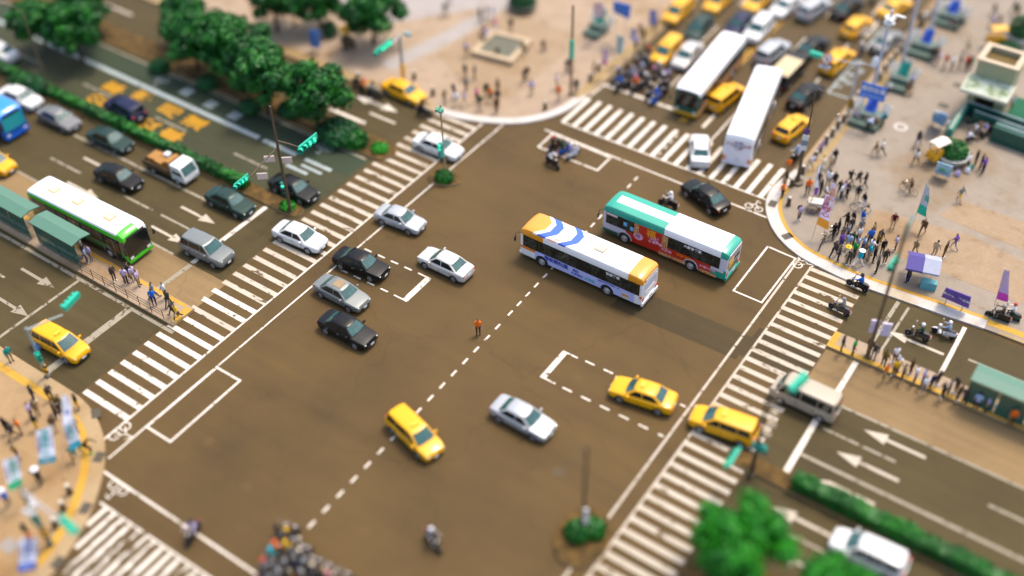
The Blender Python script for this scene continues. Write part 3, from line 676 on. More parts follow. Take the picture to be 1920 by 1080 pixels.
    for x in cfg.get('hatch',(-1.1,)):
        b=MB(); b.box((x,.0,H+.065),(.85,.72,.07)); b.box((x,0,H+.105),(.62,.5,.02),1); b.build('roof_hatch',[cfg.get('hmat',mat('hatch_cream',(.46,.36,.24),.5)),mat('hatch_lid',(.62,.54,.42),.5)],root)
    for s,txt,h,x,z,m in cfg.get('text',()):
        F=frame((x,s*(w+.034),z),(-s,0,0),(0,0,1)); lettering(txt,h,m,F,root,.03)
    for txt,h,y,z,m in cfg.get('rtext',()):
        F=frame((-hl-.012-.025,y,z),(0,-1,0),(0,0,1)); lettering(txt,h,m,F,root,.03)
    return root,m,hl,w,H
def solid(n,c,rough=.35,var=.05): return mat(n,c,rough,0,var,1.0,coat=.6)
BW=solid('bus_white',(.88,.87,.86)); BORG=solid('bus_orange',(.80,.30,.008)); BLAV=solid('bus_lavender_blue',(.50,.53,.90),var=.14); BDK=solid('bus_window_band',(.014,.014,.013),.12)
BBLUE=solid('bus_blue_stripe',(.025,.11,.52)); BPINK=solid('bus_pink_stripe',(.85,.50,.44)); BORS=solid('bus_orange_stripe',(.80,.22,.015))
BTEAL=solid('bus_teal',(.006,.33,.22)); BRED=solid('bus_red',(.52,.022,.010)); BTEALD=solid('bus_teal_dark',(.006,.10,.075)); BPALE=solid('bus_pale',(.62,.62,.72)); BYEL=solid('bus_yellow',(.78,.42,.02))
BLIME=solid('bus_lime',(.05,.52,.01)); BGRN=solid('bus_green',(.02,.20,.07)); TXB=mat('text_blue',(.03,.05,.36),.6); TXW=mat('text_white',(.78,.78,.78),.6); TXT=mat('text_teal',(.02,.48,.45),.6); TXP=mat('text_pink',(.86,.42,.58),.6); TXO=mat('text_orange',(.85,.30,.01),.6); TXV=mat('text_violet',(.12,.05,.20),.6); TXR=mat('text_red',(.70,.10,.10),.6); TXG=mat('text_green',(.02,.42,.22),.6)
BGL=surf('bus_glass',lambda nt,v:ramp(nt,noise(nt,v,1.9,4,.7),[(.40,(.008,.010,.009)),(.52,(.02,.028,.024)),(.58,(.055,.07,.06)),(.63,(.015,.015,.012)),(.70,(.10,.055,.03))]),.15,None,.4)  # lighter reflections and dim seat and passenger shapes painted into the glass colour
def fn_white(c,hl):
    x,z=c.x,c.z
    side=abs(c.y)>1.05
    if z>2.44:
        if x>hl-1.85 or x<-hl+.95: return 1
        return 0
    if 1.32<z<2.44 and side and x<hl-.25 and x>-hl+.35: return 3
    if x<-hl+.12:
        return 4 if .95<z<1.4 else (0 if z<1.35 else 0)
    if side and z<1.32:
        if x>hl-1.6: return 4 if .95<z<1.2 else 0
        return 2 if x>-hl+.4 else 0
    return 0
r,m_,hl,w,H=bus('bus','white city bus with orange roof ends and lavender sides crossing the junction',(1003,414),(1209,502),
 dict(mats=[BW,BORG,BLAV,BDK,BORS],fn=fn_white,win_l=[(5.0,3.75),(3.6,2.2),(2.2,.8),(.8,-.6),(-.6,-2.0),(-2.0,-3.4),(-3.4,-4.9)],win_r=[(3.3,2.0),(2.0,.7),(-.9,-2.2),(-2.2,-3.5),(-3.5,-4.9)],doors=[(3.7,4.9),(-.8,.6)],
 trim=BLAV,bump=BW,grmat=BW,rwmat=BPALE,text=[(1,'臺安醫院區',.44,2.05,1.04,TXB),(1,'醫院',.26,.30,1.05,TXB),(1,'健康活力',.26,.15,.72,TXB),(1,'好生活',.28,-.95,.75,TXT),(1,'全民健康守護您的每一天',.17,-2.6,1.18,TXB),(1,'首都客運',.30,-2.9,2.2,TXW),(1,'請勿超車',.12,-4.0,.85,TXB)]))
def roofstripe(r,x0,x1,back,m,H,w,n=8,z=.048):
    """a chevron band lying on the roof, following its camber and the shoulder"""
    ys=[-w*.955,-w*.90,-w*.72,-w*.35,0,w*.35,w*.72,w*.90,w*.955]; zs=[-.235,-.07,-.01,.03,.04,.03,-.01,-.07,-.235]
    b=MB(); o=.012; pts=[]
    for x in (x0,x1):
        row=[]
        for y,dz in zip(ys,zs):
            k=max(0,(abs(y)/w-.45)/.5); row.append(Vector((x+back*k,y*1.008,H+dz+o)))
        pts.append(row)
    b.loft(pts,cap=False,closed=False); return b.build('roof_stripe',m,r)
for x0,x1,m in ((hl-2.25,hl-1.85,BW),(hl-2.95,hl-2.25,BBLUE),(hl-3.15,hl-2.95,BW),(hl-3.95,hl-3.15,BPINK),(hl-4.12,hl-3.95,BW),(hl-4.75,hl-4.12,BBLUE)): roofstripe(r,x0,x1,.75,m,H,w)
for y0 in (-1,1):
    b=MB(); b.add([(hl-3.75,y0*w*.74,H+.012),(hl-3.05,y0*w*.74,H+.012),(hl-2.45,y0*w*.962,H-.205),(hl-3.15,y0*w*.962,H-.205)],[(0,1,2,3)]); b.build('roof_stripe',BORS,r)
b=MB(); b.sheet([(-hl+.92,-.9),(-hl+.92,.9),(-hl+1.35,1.1),(-hl+1.35,-1.1)],H+.056); 
b=MB(); b.box((-hl+1.35,w+.018,.72),(.6,.03,.5)); b.box((-hl+1.35,w+.036,.82),(.5,.012,.14),1); b.build('vent_panel',[mat('vent_cream',(.62,.55,.42),.5),BORS],r)
b=MB(); b.box((-hl-.045,0,2.62),(.03,1.7,.28)); b.build('rear_route_board',mat('route_board',(.66,.62,.5),.4),r)
PAS=mat('passenger_orange',(.42,.13,.03),.7)
def fn_green(c,hl):
    x,z=c.x,c.z; side=abs(c.y)>1.05
    if z>2.44:
        if x>hl-.3 : return 1
        if x<-hl+.55: return 1
        if x>-.15 and abs(c.y)>.62: return 1
        if x>hl-1.0: return 1
        return 0
    if 1.32<z<2.44 and side and x<hl-.3 and x>-hl+.45:
        if -.35<x<2.55: return 2
        return 3
    if x<-hl+.15: return 1 if z<1.3 else 4
    if side and z<1.32:
        if x>hl-2.05: return 4 if z>.78 else 5
        if x<-hl+1.0: return 4 if z>.9 else 1
        return 2
    return 4 if z>.9 else 1
r,m_,hl,w,H=bus('bus','green roofed city bus with a red advertisement along its side',(1160,372),(1366,455),
 dict(mats=[BW,BTEAL,BRED,BDK,BPALE,BTEALD],fn=fn_green,win_l=[(5.0,3.9),(3.8,2.65),(-.45,-1.8),(-1.8,-3.2),(-3.2,-4.85)],win_r=[(3.3,2.0),(2.0,.7),(-.9,-2.2),(-2.2,-3.5),(-3.5,-4.9)],doors=[(3.7,4.9),(-.8,.6)],
 trim=BPALE,bump=BTEAL,grmat=BTEALD,hatch=(-.9,),hmat=BW,text=[(1,'福',.85,1.05,1.95,TXO),(1,'新春優惠',.30,.62,1.30,TXP),(1,'年終',.42,.75,1.62,TXP),(1,'大放送',.30,-.35,1.0,TXP),(1,'全館八折起',.26,-1.9,1.1,TXO),(1,'好禮大方送',.26,-3.9,.95,TXP),(1,'大都會客運',.30,-2.5,2.2,TXW)]))
b=MB(); n=18; b.add([(2.15+.42*math.cos(t),w+.022,1.28+.36*math.sin(t)) for t in [2*math.pi*k/n for k in range(n)]],[tuple(range(n))]); dd=b.build('advert_badge',TXP,r); F=frame((2.15,w+.04,1.28),(-1,0,0),(0,0,1)); lettering('3折',.36,TXV,F,r,.03)
def ad_mosaic(n): 
    def f(nt,v):
        nn=noise(nt,v,5.5,3,.7); return ramp(nt,nn,[(.36,(.52,.022,.010)),(.47,(.62,.30,.06)),(.53,(.72,.55,.32)),(.58,(.12,.06,.03)),(.66,(.52,.03,.012))])
    return surf(n,f,.4)
ADM=ad_mosaic('advert_print')
for c_,d_ in (((-1.0,w+.014,.52),(2.6,.02,.28)),((-3.9,w+.014,.50),(1.5,.02,.26)),((-.15,w+.016,1.75),(.5,.02,1.2)),((2.35,w+.016,1.9),(.4,.02,.95))):
    b=MB(); b.box(c_,d_); b.build('advert_picture',ADM,r)
for x,z,sx in ((4.55,2.33,.95),): 
    b=MB(); b.box((x,w+.034,z),(sx,.014,.17)); b.build('route_panel',mat('route_panel',(.80,.62,.58),.5),r)
for x in (3.35,2.75):
    b=MB(); b.box((x,w+.034,1.95 if x>3 else 1.75),(.3,.014,.36)); b.build('window_notice',mat('window_notice',(.15,.50,.75),.5),r)
b=MB(); b.box((-hl-.035,.55,1.75),(.03,.85,.75)); b.build('rear_advert',BYEL,r); b=MB(); b.box((-hl-.04,0,2.72),(.05,2.0,.06)); b.build('rear_trim',CHROME,r)
# the white coach waiting to enter the side street
def fn_coach(c,hl):
    side=abs(c.y)>1.05
    if 1.32<c.z<2.44 and side and c.x<hl-.25 and c.x>-hl+.25: return 1
    if side and c.z<1.0 and c.x<hl-.6: return 2 if c.z>.55 else 1
    return 0
BGREY=solid('bus_grey_skirt',(.30,.29,.30)); BPW=solid('bus_pale_lavender',(.80,.80,.88))
r,m_,hl,w,H=bus('bus','plain white coach seen from behind on the side street crosswalk',(1440,131),(1392,246),
 dict(mats=[BW,BDK,BGREY],fn=fn_coach,win_l=[(4.9,3.4),(3.4,1.8),(1.8,.2),(.2,-1.4),(-1.4,-3.0),(-3.0,-4.7)],win_r=[(3.3,2.0),(2.0,.7),(-.9,-2.2),(-2.2,-3.5),(-3.5,-4.9)],doors=[(3.7,4.9),(-.8,.6)],
 amber=True,rwmat=BPW,bump=BPW,grmat=BPW,hatch=(1.0,),rtext=[('聯營',.36,.72,2.30,TXR),('旅遊',.36,-.72,2.30,TXR),('大巴',.40,0,2.48,TXV),('專車',.40,0,2.08,TXV),('歡迎搭乘',.16,0,1.88,TXR),('272-FN',.14,0,.96,TXB)]),L=11.8,w=1.26,H=3.2,zc=3.2)
b=MB(); b.box((-hl-.012,0,1.55),(.05,2.2,1.75)); b.build('rear_panel',BPW,r)
for s_ in (1,-1):
    b=MB(); b.box((-hl-.05,s_*1.06,.86),(.06,.26,.5)); b.build('tail_light',LAMPO,r)
# oncoming green and white bus
def fn_on(c,hl):
    side=abs(c.y)>1.0
    if c.z>2.44: return 0 if c.x<hl-.15 else 1
    if side and 1.32<c.z<2.44: return 1
    if c.x>hl-.25: return 3 if c.z<1.15 else 1
    if side and c.z<1.32: return 2
    return 1
bus('bus','white roofed bus with yellow bumper queueing left of the yellow centre line',(1297,158),(1372,68),
 dict(mats=[BW,BTEALD,ADM,BYEL],fn=fn_on,win_l=[(4.9,3.4),(3.4,1.8),(1.8,.2),(.2,-1.4),(-1.4,-3.0),(-3.0,-4.7)],win_r=[(3.3,2.0),(2.0,.7),(-.9,-2.2),(-2.2,-3.5)],doors=[(3.7,4.9),(-.8,.6)],bump=BYEL,hatch=(2.6,-.6,-3.6)),L=11.0)
def fn_lime(c,hl):
    side=abs(c.y)>1.0
    if c.z>2.44:
        if c.x>hl-.5 and c.y<.3: return 2
        return 0 if abs(c.y)<1.16 else 2
    if side and 1.32<c.z<2.44: return 1
    if c.x>hl-.25: return 2 if c.z<1.1 else 1
    if side: return 3 if c.z>.8 else 1
    return 3
r,m_,hl,w,H=bus('bus','white roofed bus with bright lime green front stopped at the bus platform',(251,430),(67,339),
 dict(mats=[BW,BDK,BLIME,BGRN],fn=fn_lime,win_l=[(4.9,3.4),(3.4,1.8),(1.8,.2),(.2,-1.4),(-1.4,-3.0),(-3.0,-4.7)],win_r=[(3.3,2.0),(2.0,.7),(-.9,-2.2),(-2.2,-3.5)],doors=[(3.7,4.9),(-.8,.6)],bump=BLIME,hatch=(3.0,-.6,-3.4),hmat=mat('hatch_orange',(.72,.42,.16),.5)),L=11.2)
CARP['bus blue']=solid('bus_cab_blue',(.004,.12,.55))
def fn_blue(c,hl):
    if c.z>2.44: return 0
    if abs(c.y)>1.0 and 1.32<c.z<2.44: return 1
    return 2
bus('bus','blue bus with cyan windscreen at the left edge of the boulevard',(34,214),(-140,128),
 dict(mats=[solid('bus_sky_blue',(.01,.24,.78)),BDK,CARP['bus blue']],fn=fn_blue,win_l=[(4.9,2.4)],win_r=[(3.3,2.0)],doors=[(3.7,4.9)],wsmat=mat('windscreen_cyan',(.02,.38,.40),.1,coat=.5),bump=CARP['bus blue'],hatch=()),L=10.8)
# ------------------------------------------------------------------ the individual cars
TY='taxi yellow'
car('sedan','black','shiny black sedan leading the row that enters from the left, in the dashed turn box',(640,480),(715,510))
SR=car('sedan','two tone grey','silver grey sedan with open sunroof between two black sedans',(608,533),(674,567),recol={'vehicle_glass':GLASS})
car('sedan','black','black sedan nearest the camera of the row entering from the left',(613,598),(691,638))
car('sedan','pale silver','pale silver sedan facing left beside the end of the dashed turn box',(872,512),(800,478))
car('compact','silver','small silver hatchback just past the left crosswalk',(722,400),(780,422))
car('sedan','white','white sedan with green glass on the left crosswalk',(528,430),(598,458))
car('wagon',TY,'yellow taxi minivan straddling the dashed centre line',(746,784),(810,845),True)
car('sedan','silver','silver sedan with dark rear screen right of the centre line',(936,760),(1026,808))
car('sedan',TY,'yellow taxi sedan leaving the right dashed turn box',(1252,755),(1160,725),True)
car('wagon',TY,'yellow taxi minivan on the right crosswalk',(1408,815),(1308,780),True)
car('van','beige','white and tan minibus waiting on the right approach behind the crosswalk',(1552,768),(1468,730),name='minibus',cat='minibus')
car('sedan','black','black sedan turning behind the green roofed bus',(1349,388),(1297,350))
car('compact','white','old white sedan on the top crosswalk beside the white coach',(1313,300),(1312,264))
car('wagon',TY,'yellow taxi beside the centre line left of the white coach',(1342,198),(1380,168),True)
car('hatch',TY,'yellow taxi hatchback right of the white coach over a painted arrow',(1466,256),(1501,226),True)
car('sedan','black','black sedan just ahead of the yellow hatchback on the side street',(1493,194),(1528,166))
car('suv','silver','silver car in front of the white coach beside the centre line',(1428,115),(1466,86))
car('sedan','black','black sedan under the green overhead signal',(1504,104),(1541,76))
car('wagon',TY,'yellow taxi estate under the round no turn sign',(1550,133),(1590,99),True)
DP=car('hatch',TY,'yellow taxi with white door panel ahead of the scooter rider',(1588,66),(1624,38),True)
car('sedan',TY,'yellow taxi at the top edge by the kerb lamp posts',(1656,30),(1697,3),True)
car('sedan','grey','dark grey car parked at the kerb beyond the motorcycle bay',(1645,94),(1682,64))
car('sedan','black','black car in the middle queue at the top edge of the side street',(1572,28),(1606,2))
car('suv','silver','silver car right of the yellow line at the top edge',(1505,32),(1545,6))
car('sedan','white','white oncoming sedan at the top edge left of the yellow line',(1494,-4),(1453,28))
car('suv','white','white oncoming car behind the yellow bumpered bus',(1440,38),(1404,78))
car('sedan','navy','dark oncoming car with blue windscreen hidden behind the bus roof',(1400,30),(1370,62))
car('sedan',TY,'yellow oncoming taxi at the top edge nearest the yellow line',(1436,-14),(1405,18),True)
car('sedan',TY,'yellow oncoming taxi at the top edge, middle of three',(1364,-14),(1330,20),True)
car('wagon',TY,'yellow oncoming taxi in the outer lane behind the scooters',(1292,2),(1250,44),True)
car('sedan','dark green','dark green oncoming sedan between the two outer yellow taxis',(1330,30),(1290,76))
car('wagon',TY,'yellow oncoming taxi waiting just behind the crowd of scooters',(1272,76),(1228,120),True)
car('sedan','pale silver','pale sedan squeezed between the taxi and the queueing bus',(1306,84),(1270,126))
car('sedan',TY,'yellow taxi at the kerb of the far plaza',(726,158),(790,187),True)
car('sedan','white','white sedan on the far end of the left crosswalk',(788,263),(856,288))
car('suv','navy','navy car beside the yellow road lettering',(266,225),(206,190))
car('sedan','white','white sedan next to the round hedge at the left edge',(8,172),(70,196))
car('sedan','grey','grey sedan next to the median hedge behind the white one',(80,208),(142,238))
car('sedan','dark green','dark sedan with pale green windscreen beside the median hedge',(172,248),(242,278))
car('sedan','black','black sedan in the lane above the stopped bus',(188,318),(258,348))
car('sedan','dark green','dark green sedan at the end of the median hedge',(396,362),(468,396))
car('sedan','black','black car at the left stop line behind the brown traffic pole',(516,338),(586,370))
car('suv','two tone grey','pale grey car beside the end of the bus lane',(350,452),(428,488))
car('wagon',TY,'yellow taxi minivan at the stop line near the left plaza',(72,622),(158,668),True)
car('wagon',TY,'yellow taxi cut off by the left edge behind the blue bus',(-50,292),(20,318),True)
car('sedan','white','white car at the left edge across the median',(30,112),(-34,84))
car('wagon','white','white car under the roadside trees at the lower right',(1692,1068),(1566,1010))
b=MB(); b.box((-.1,0,1.515),(.75,.78,.02)); b.build('sunroof',mat('sunroof_tan',(.30,.20,.10),.4),SR)
b=MB(); b.box((-.2,-.895,.66),(1.7,.02,.5)); b.build('door_panel',CARP['white'],DP)
# ------------------------------------------------------------------ light trucks
def truck(label,tail,nose,cabm,bedm,load,canopy,L=4.9,w=.88):
    a=P(*tail,.9); c=P(*nose,.9); d=c-a; m=(a+c)/2; hl=L/2
    r=empty('truck',(m.x,m.y,0),math.atan2(d.y,d.x)); tag(r,label,'truck',px=(m.x,m.y))
    b=MB(); prof=[(hl,.45),(hl,1.05),(hl-.35,1.85),(hl-.55,1.95),(hl-1.45,1.95),(hl-1.5,.45)]
    for_s=[[Vector((x,s,z)) for x,z in prof] for s in (-w*.97,-w*.85,w*.85,w*.97)]
    for j,f in ((0,.94),(3,.94)):
        for v in for_s[j]: v.z=1.2+(v.z-1.2)*f
    b.loft(for_s); b.build('cab',cabm,r,smooth=35)
    b=MB(); b.add([(hl+.01,-w*.8,1.1),(hl+.01,w*.8,1.1),(hl-.33,w*.78,1.82),(hl-.33,-w*.78,1.82)],[(0,1,2,3)]); b.build('windscreen',GLASS_T,r)
    for s in (1,-1):
        b=MB(); b.add([(hl-.15,s*(w*.975),1.1),(hl-1.3,s*w*.975,1.1),(hl-1.3,s*w*.965,1.75),(hl-.45,s*w*.965,1.75)],[(0,1,2,3)]); b.build('side_window',GLASS,r)
        b=MB(); b.box((hl+.01,s*w*.7,.75),(.06,.28,.18)); b.build('headlight',LAMPW,r)
        b=MB(); b.box((-hl-.01,s*w*.8,.7),(.06,.22,.18)); b.build('tail_light',LAMPR,r)
        for xx in (hl*.62,-hl*.55):
            M=Matrix.Translation((xx,s*(w-.14),.33))@Matrix.Rotation(math.pi/2*s,4,'X').inverted()
            b=MB(); b.lathe([(.18,.12),(.30,.13),(.33,.1),(.33,-.08),(.2,-.1)],14,0,M); wh=b.build('wheel',RUBBER,r,smooth=40)
            b=MB(); b.lathe([(.19,.115),(.17,.14),(.06,.13),(0,.135)],14,0,M,cap=False); b.build('rim',RIM,wh,smooth=30)
        b=MB(); b.box((hl-.2,s*(w+.16),1.5),(.06,.16,.26)); b.build('mirror',BLACKP,r)
    b=MB(); x0,x1=-hl,hl-1.6; xm=(x0+x1)/2
    b.box((xm,0,.72),(x1-x0,w*2,.12))
    for s in (1,-1): b.box((xm,s*(w-.03),.98),(x1-x0,.06,.40))
    b.box((x0+.03,0,.98),(.06,w*1.86,.40)); b.box((x1-.03,0,1.05),(.06,w*1.86,.54)); b.box((xm+.5,0,.58),(x1-x0+1.6,.8,.2),0); b.build('cargo_bed',bedm,r)
    if canopy:
        b=MB(); b.box((xm,0,1.98),(x1-x0+.1,w*2.06,.08)); b.build('canopy',canopy,r)
        b=MB()
        for x in (x0+.06,x1-.06):
            for s in (1,-1): b.box((x,s*(w-.06),1.56),(.06,.06,.76))
        b.box((x1-.1,0,1.56),(.03,w*1.8,.72)); b.build('canopy_frame',BLACKP,r)
    for (x,y,sx,sy,sz,mm,rz) in load:
        b=MB(); b.box((x,y,.78+sz/2),(sx,sy,sz),0,rz); b.build('cargo',mm,r)
    return r
TAN=mat('tarpaulin_tan',(.56,.45,.27),.8,0,.2,4,bump=.3); WOODM=mat('crate_wood',(.36,.17,.035),.8,0,.35,6)
truck('dark canopied cargo truck with a tan top ahead of the white coach',(1455,160),(1502,112),CARP['black'],BLACKP,[(-1.0,0,1.6,1.2,.5,BLACKP,0)],TAN)
truck('small white cab truck carrying orange brown crates by the median hedge',(272,290),(368,332),CARP['white'],mat('truck_bed_brown',(.10,.06,.025),.7),[(-1.7,.1,1.0,1.1,.55,WOODM,.05),(-.6,-.2,.8,1.0,.7,WOODM,-.1),(-.55,.45,.5,.5,.95,CARP['white'],.1),(.35,.1,.5,1.3,1.0,WOODM,0)],None)
# ------------------------------------------------------------------ people
def skeleton(lean=4,legs=((0,3),(0,3)),arms=((5,12,10),(-5,12,10)),pelvis=None,turn=0,tuck=0):
    N={};E=[]
    def d(a): a=rad(a); return Vector((0,math.sin(a),-math.cos(a)))
    up=Vector((0,math.sin(rad(lean)),math.cos(rad(lean))))
    N['pelvis']=(Vector((0,0,0)),.128); N['waist']=(up*.20,.118); N['chest']=(up*.40,.138); N['neck']=(up*.535,.052)
    hd=Vector((0,math.sin(rad(lean*.5)),math.cos(rad(lean*.5))))
    nk=N['neck'][0]; N['head']=(nk+hd*.115+Vector((0,.012,0)),.088); N['crown']=(nk+hd*.205,.070)
    E+=[('pelvis','waist','S'),('waist','chest','S'),('chest','neck','S'),('neck','head','H'),('head','crown','H')]
    for i,s in enumerate((1,-1)):
        a,k=legs[i]; hip=Vector((s*.095,0,-.04)); knee=hip+d(a)*.42+Vector((s*tuck,0,0)); ank=knee+d(a-k)*.40; toe=ank+Vector((s*.02,.15,-.035))
        N[f'hip{i}']=(hip,.088); N[f'thigh{i}']=(hip.lerp(knee,.5),.074); N[f'knee{i}']=(knee,.055); N[f'calf{i}']=(knee.lerp(ank,.35),.054); N[f'ankle{i}']=(ank,.040); N[f'toe{i}']=(toe,.036)
        E+=[('pelvis',f'hip{i}','T'),(f'hip{i}',f'thigh{i}','T'),(f'thigh{i}',f'knee{i}','T'),(f'knee{i}',f'calf{i}','L'),(f'calf{i}',f'ankle{i}','L'),(f'ankle{i}',f'toe{i}','F')]
        sw,el,out=arms[i]; sh=N['chest'][0]+up*.045+Vector((s*.165,0,0)); o=rad(out)
        da=d(sw); da=Vector((s*math.sin(o),da.y*math.cos(o),da.z*math.cos(o))); elb=sh+da*.27
        df=d(sw+el); df=Vector((s*math.sin(o)*.4,df.y,df.z)).normalized(); wr=elb+df*.235; hand=wr+df*.07
        N[f'sh{i}']=(sh,.066); N[f'elbow{i}']=(elb,.044); N[f'wrist{i}']=(wr,.031); N[f'hand{i}']=(hand,.036)
        E+=[('chest',f'sh{i}','S'),(f'sh{i}',f'elbow{i}','S'),(f'elbow{i}',f'wrist{i}','A'),(f'wrist{i}',f'hand{i}','K')]
    low=min(N['toe0'][0].z,N['toe1'][0].z,N['ankle0'][0].z-.02,N['ankle1'][0].z-.02)-.036
    dz=-low if pelvis is None else pelvis
    for k in N: N[k]=(N[k][0]+Vector((0,0,dz)),N[k][1])
    return N,E
SLOT={'K':0,'H':0,'S':2,'A':3,'T':4,'L':5,'F':6}
def figure(**kw):
    N,E=skeleton(**kw); keys=list(N); ix={k:i for i,k in enumerate(keys)}
    me=bpy.data.meshes.new('person'); me.from_pydata([N[k][0] for k in keys],[(ix[a],ix[c]) for a,c,_ in E],[])
    o=bpy.data.objects.new('person',me); COL.objects.link(o)
    o.modifiers.new('skin','SKIN'); sv=me.skin_vertices[0].data
    for k in keys: r=N[k][1]; sv[ix[k]].radius=(r,r)
    for k in keys: sv[ix[k]].use_root=(k=='pelvis')
    ss=o.modifiers.new('sub','SUBSURF'); ss.levels=1; ss.render_levels=1
    dg=bpy.context.evaluated_depsgraph_get(); m2=bpy.data.meshes.new_from_object(o.evaluated_get(dg))
    b=MB(); b.v=[tuple(v.co) for v in m2.vertices]; b.f=[list(p.vertices) for p in m2.polygons]
    bpy.data.objects.remove(o); bpy.data.meshes.remove(me)
    ms=[]
    hc=N['head'][0]
    for f in b.f:
        c=Vector((0,0,0))
        for i in f: c+=Vector(b.v[i])
        c/=len(f); best=9;sl=0
        for a,cc,t in E:
            p,q=N[a][0],N[cc][0]; dq=q-p; u=max(0,min(1,(c-p).dot(dq)/dq.length_squared)); dist=(c-(p+dq*u)).length-(N[a][1]*(1-u)+N[cc][1]*u)
            if dist<best: best=dist; sl=SLOT[t]; tt=t
        if tt=='H':
            r=c-hc; sl=1 if (r.z>.045+ .5*max(0,r.y)*0.6 or r.y<-.03 and r.z>-.05) else 0
        ms.append(sl)
    b.m=ms
    # face: nose, eyes, ears
    f=Vector((0,1,0)); fy=.095
    b.add([hc+Vector((-.014,fy-.008,-.02)),hc+Vector((.014,fy-.008,-.02)),hc+Vector((0,fy-.005,.025)),hc+Vector((0,fy+.024,-.016))],[(0,1,3),(1,2,3),(2,0,3)],0)
    for s in (1,-1):
        b.add([hc+Vector((s*.034+dx,fy-.006,.022+dz)) for dx,dz in ((-.011,-.006),(.011,-.006),(.011,.006),(-.011,.006))],[(0,1,2,3)],1)
        b.add([hc+Vector((s*.088,-.005,-.02)),hc+Vector((s*.090,.02,-.0)),hc+Vector((s*.092,.0,.03)),hc+Vector((s*.112,-.015,.005))],[(0,1,3),(1,2,3),(2,0,3)],0)
    b.add([hc+Vector((dx,fy-.012,-.048+dz)) for dx,dz in ((-.022,-.004),(.022,-.004),(.022,.004),(-.022,.004))],[(0,1,2,3)],1)
    # five fingers on each hand
    for i,s in enumerate((1,-1)):
        wr,hd=N[f'wrist{i}'][0],N[f'hand{i}'][0]; df=(hd-wr).normalized(); sd=df.cross(Vector((s,0,.01))).normalized(); nm=sd.cross(df)
        for j,(o_,L) in enumerate(((-.027,.058),(-.009,.070),(.009,.066),(.026,.050))):
            a=hd+sd*o_+df*.018; m=a+df*L*.55+nm*.004; e=m+df*L*.35-nm*s*.016
            b.tube([a,m,e],[.0095,.0085,.006],4,0)
        a=wr+df*.03+sd*-.028; b.tube([a,a+df*.03-sd*.022,a+df*.058-sd*.026],[.011,.0095,.007],4,0)
    o=b.build('person',[SKIN,HAIR,cloth('white'),SKIN,cloth('dark'),cloth('dark'),cloth('black')],smooth=60,link=False)
    return o,N
POSE={
 'stand':figure(), 
 'relax':figure(lean=2,legs=((4,6),(-3,2)),arms=((8,25,14),(-3,8,9))),
 'phone':figure(lean=5,legs=((2,4),(-2,3)),arms=((28,85,6),(5,15,9))),
 'walk':figure(lean=6,legs=((26,8),(-18,22)),arms=((-24,14,9),(26,20,9))),
 'stride':figure(lean=8,legs=((-22,26),(30,6)),arms=((28,25,10),(-26,12,10))),
 'step':figure(lean=4,legs=((12,6),(-12,24)),arms=((-12,15,10),(14,45,9))),
 'hold':figure(lean=3,legs=((5,5),(-5,3)),arms=((62,35,5),(58,40,5))),
 'raise':figure(lean=2,legs=((6,5),(-6,4)),arms=((95,40,15),(35,60,12))),
 'lunge':figure(lean=30,legs=((62,66),(-38,6)),arms=((60,10,15),(48,20,12))),
 'kneel':figure(lean=22,legs=((88,100),(40,115)),arms=((48,40,10),(40,55,10)),tuck=.06),
 'sit':figure(lean=6,legs=((82,84),(78,80)),arms=((30,60,10),(28,55,12)),pelvis=.50,tuck=.04),
 'ride':figure(lean=8,legs=((72,84),(72,84)),arms=((48,34,16),(48,34,16)),pelvis=.86,tuck=.05),
 'pedal':figure(lean=16,legs=((58,48),(24,54)),arms=((48,20,10),(48,20,10)),pelvis=.93),
 'wait':figure(lean=4,legs=((60,62),(18,6)),arms=((46,36,16),(46,36,16)),pelvis=.84,tuck=.05),
}
def cap_mesh(kind):
    b=MB(); 
    if kind=='helmet': b.lathe([(.112,-.05),(.125,.02),(.122,.07),(.095,.13),(.05,.158),(0,.165)],14,0,cap=False)
    elif kind=='sunhat': b.lathe([(.21,.035),(.205,.05),(.105,.062),(.10,.12),(.06,.15),(0,.152)],16,0,cap=False)
    elif kind=='hair': b.lathe([(.075,-.22),(.105,-.16),(.108,-.02),(.112,.05),(.085,.115),(.0,.135)],12,0,Matrix.Translation((0,-.028,0)),cap=False)
    elif kind=='backpack':
        rings=[]
        for z,sx,sy in ((0,.11,.06),(.05,.15,.09),(.25,.15,.09),(.36,.12,.06),(.40,.06,.03)):
            rings.append([Vector((sx*math.cos(t),sy*math.sin(t),z)) for t in [2*math.pi*k/12 for k in range(12)]])
        b.loft(rings)
    elif kind=='bag':
        rings=[[Vector((sx*math.cos(t),sy*math.sin(t),z)) for t in [2*math.pi*k/10 for k in range(10)]] for z,sx,sy in ((0,.10,.06),(.03,.15,.08),(.2,.15,.08),(.28,.12,.03))]
        b.loft(rings); b.tube([(-.1,0,.27),(-.06,0,.42),(.06,0,.42),(.1,0,.27)],.012,5)
    return b.build(kind,mat('x_'+kind,(.5,.5,.5),.5),smooth=50,link=False)
CAPS={k:cap_mesh(k) for k in('helmet','sunhat','hair','backpack','bag')}
LIGHTC={'helmet_white':mat('helmet_white',(.78,.78,.76),.3),'helmet_black':mat('helmet_black',(.02,.02,.02),.3)}
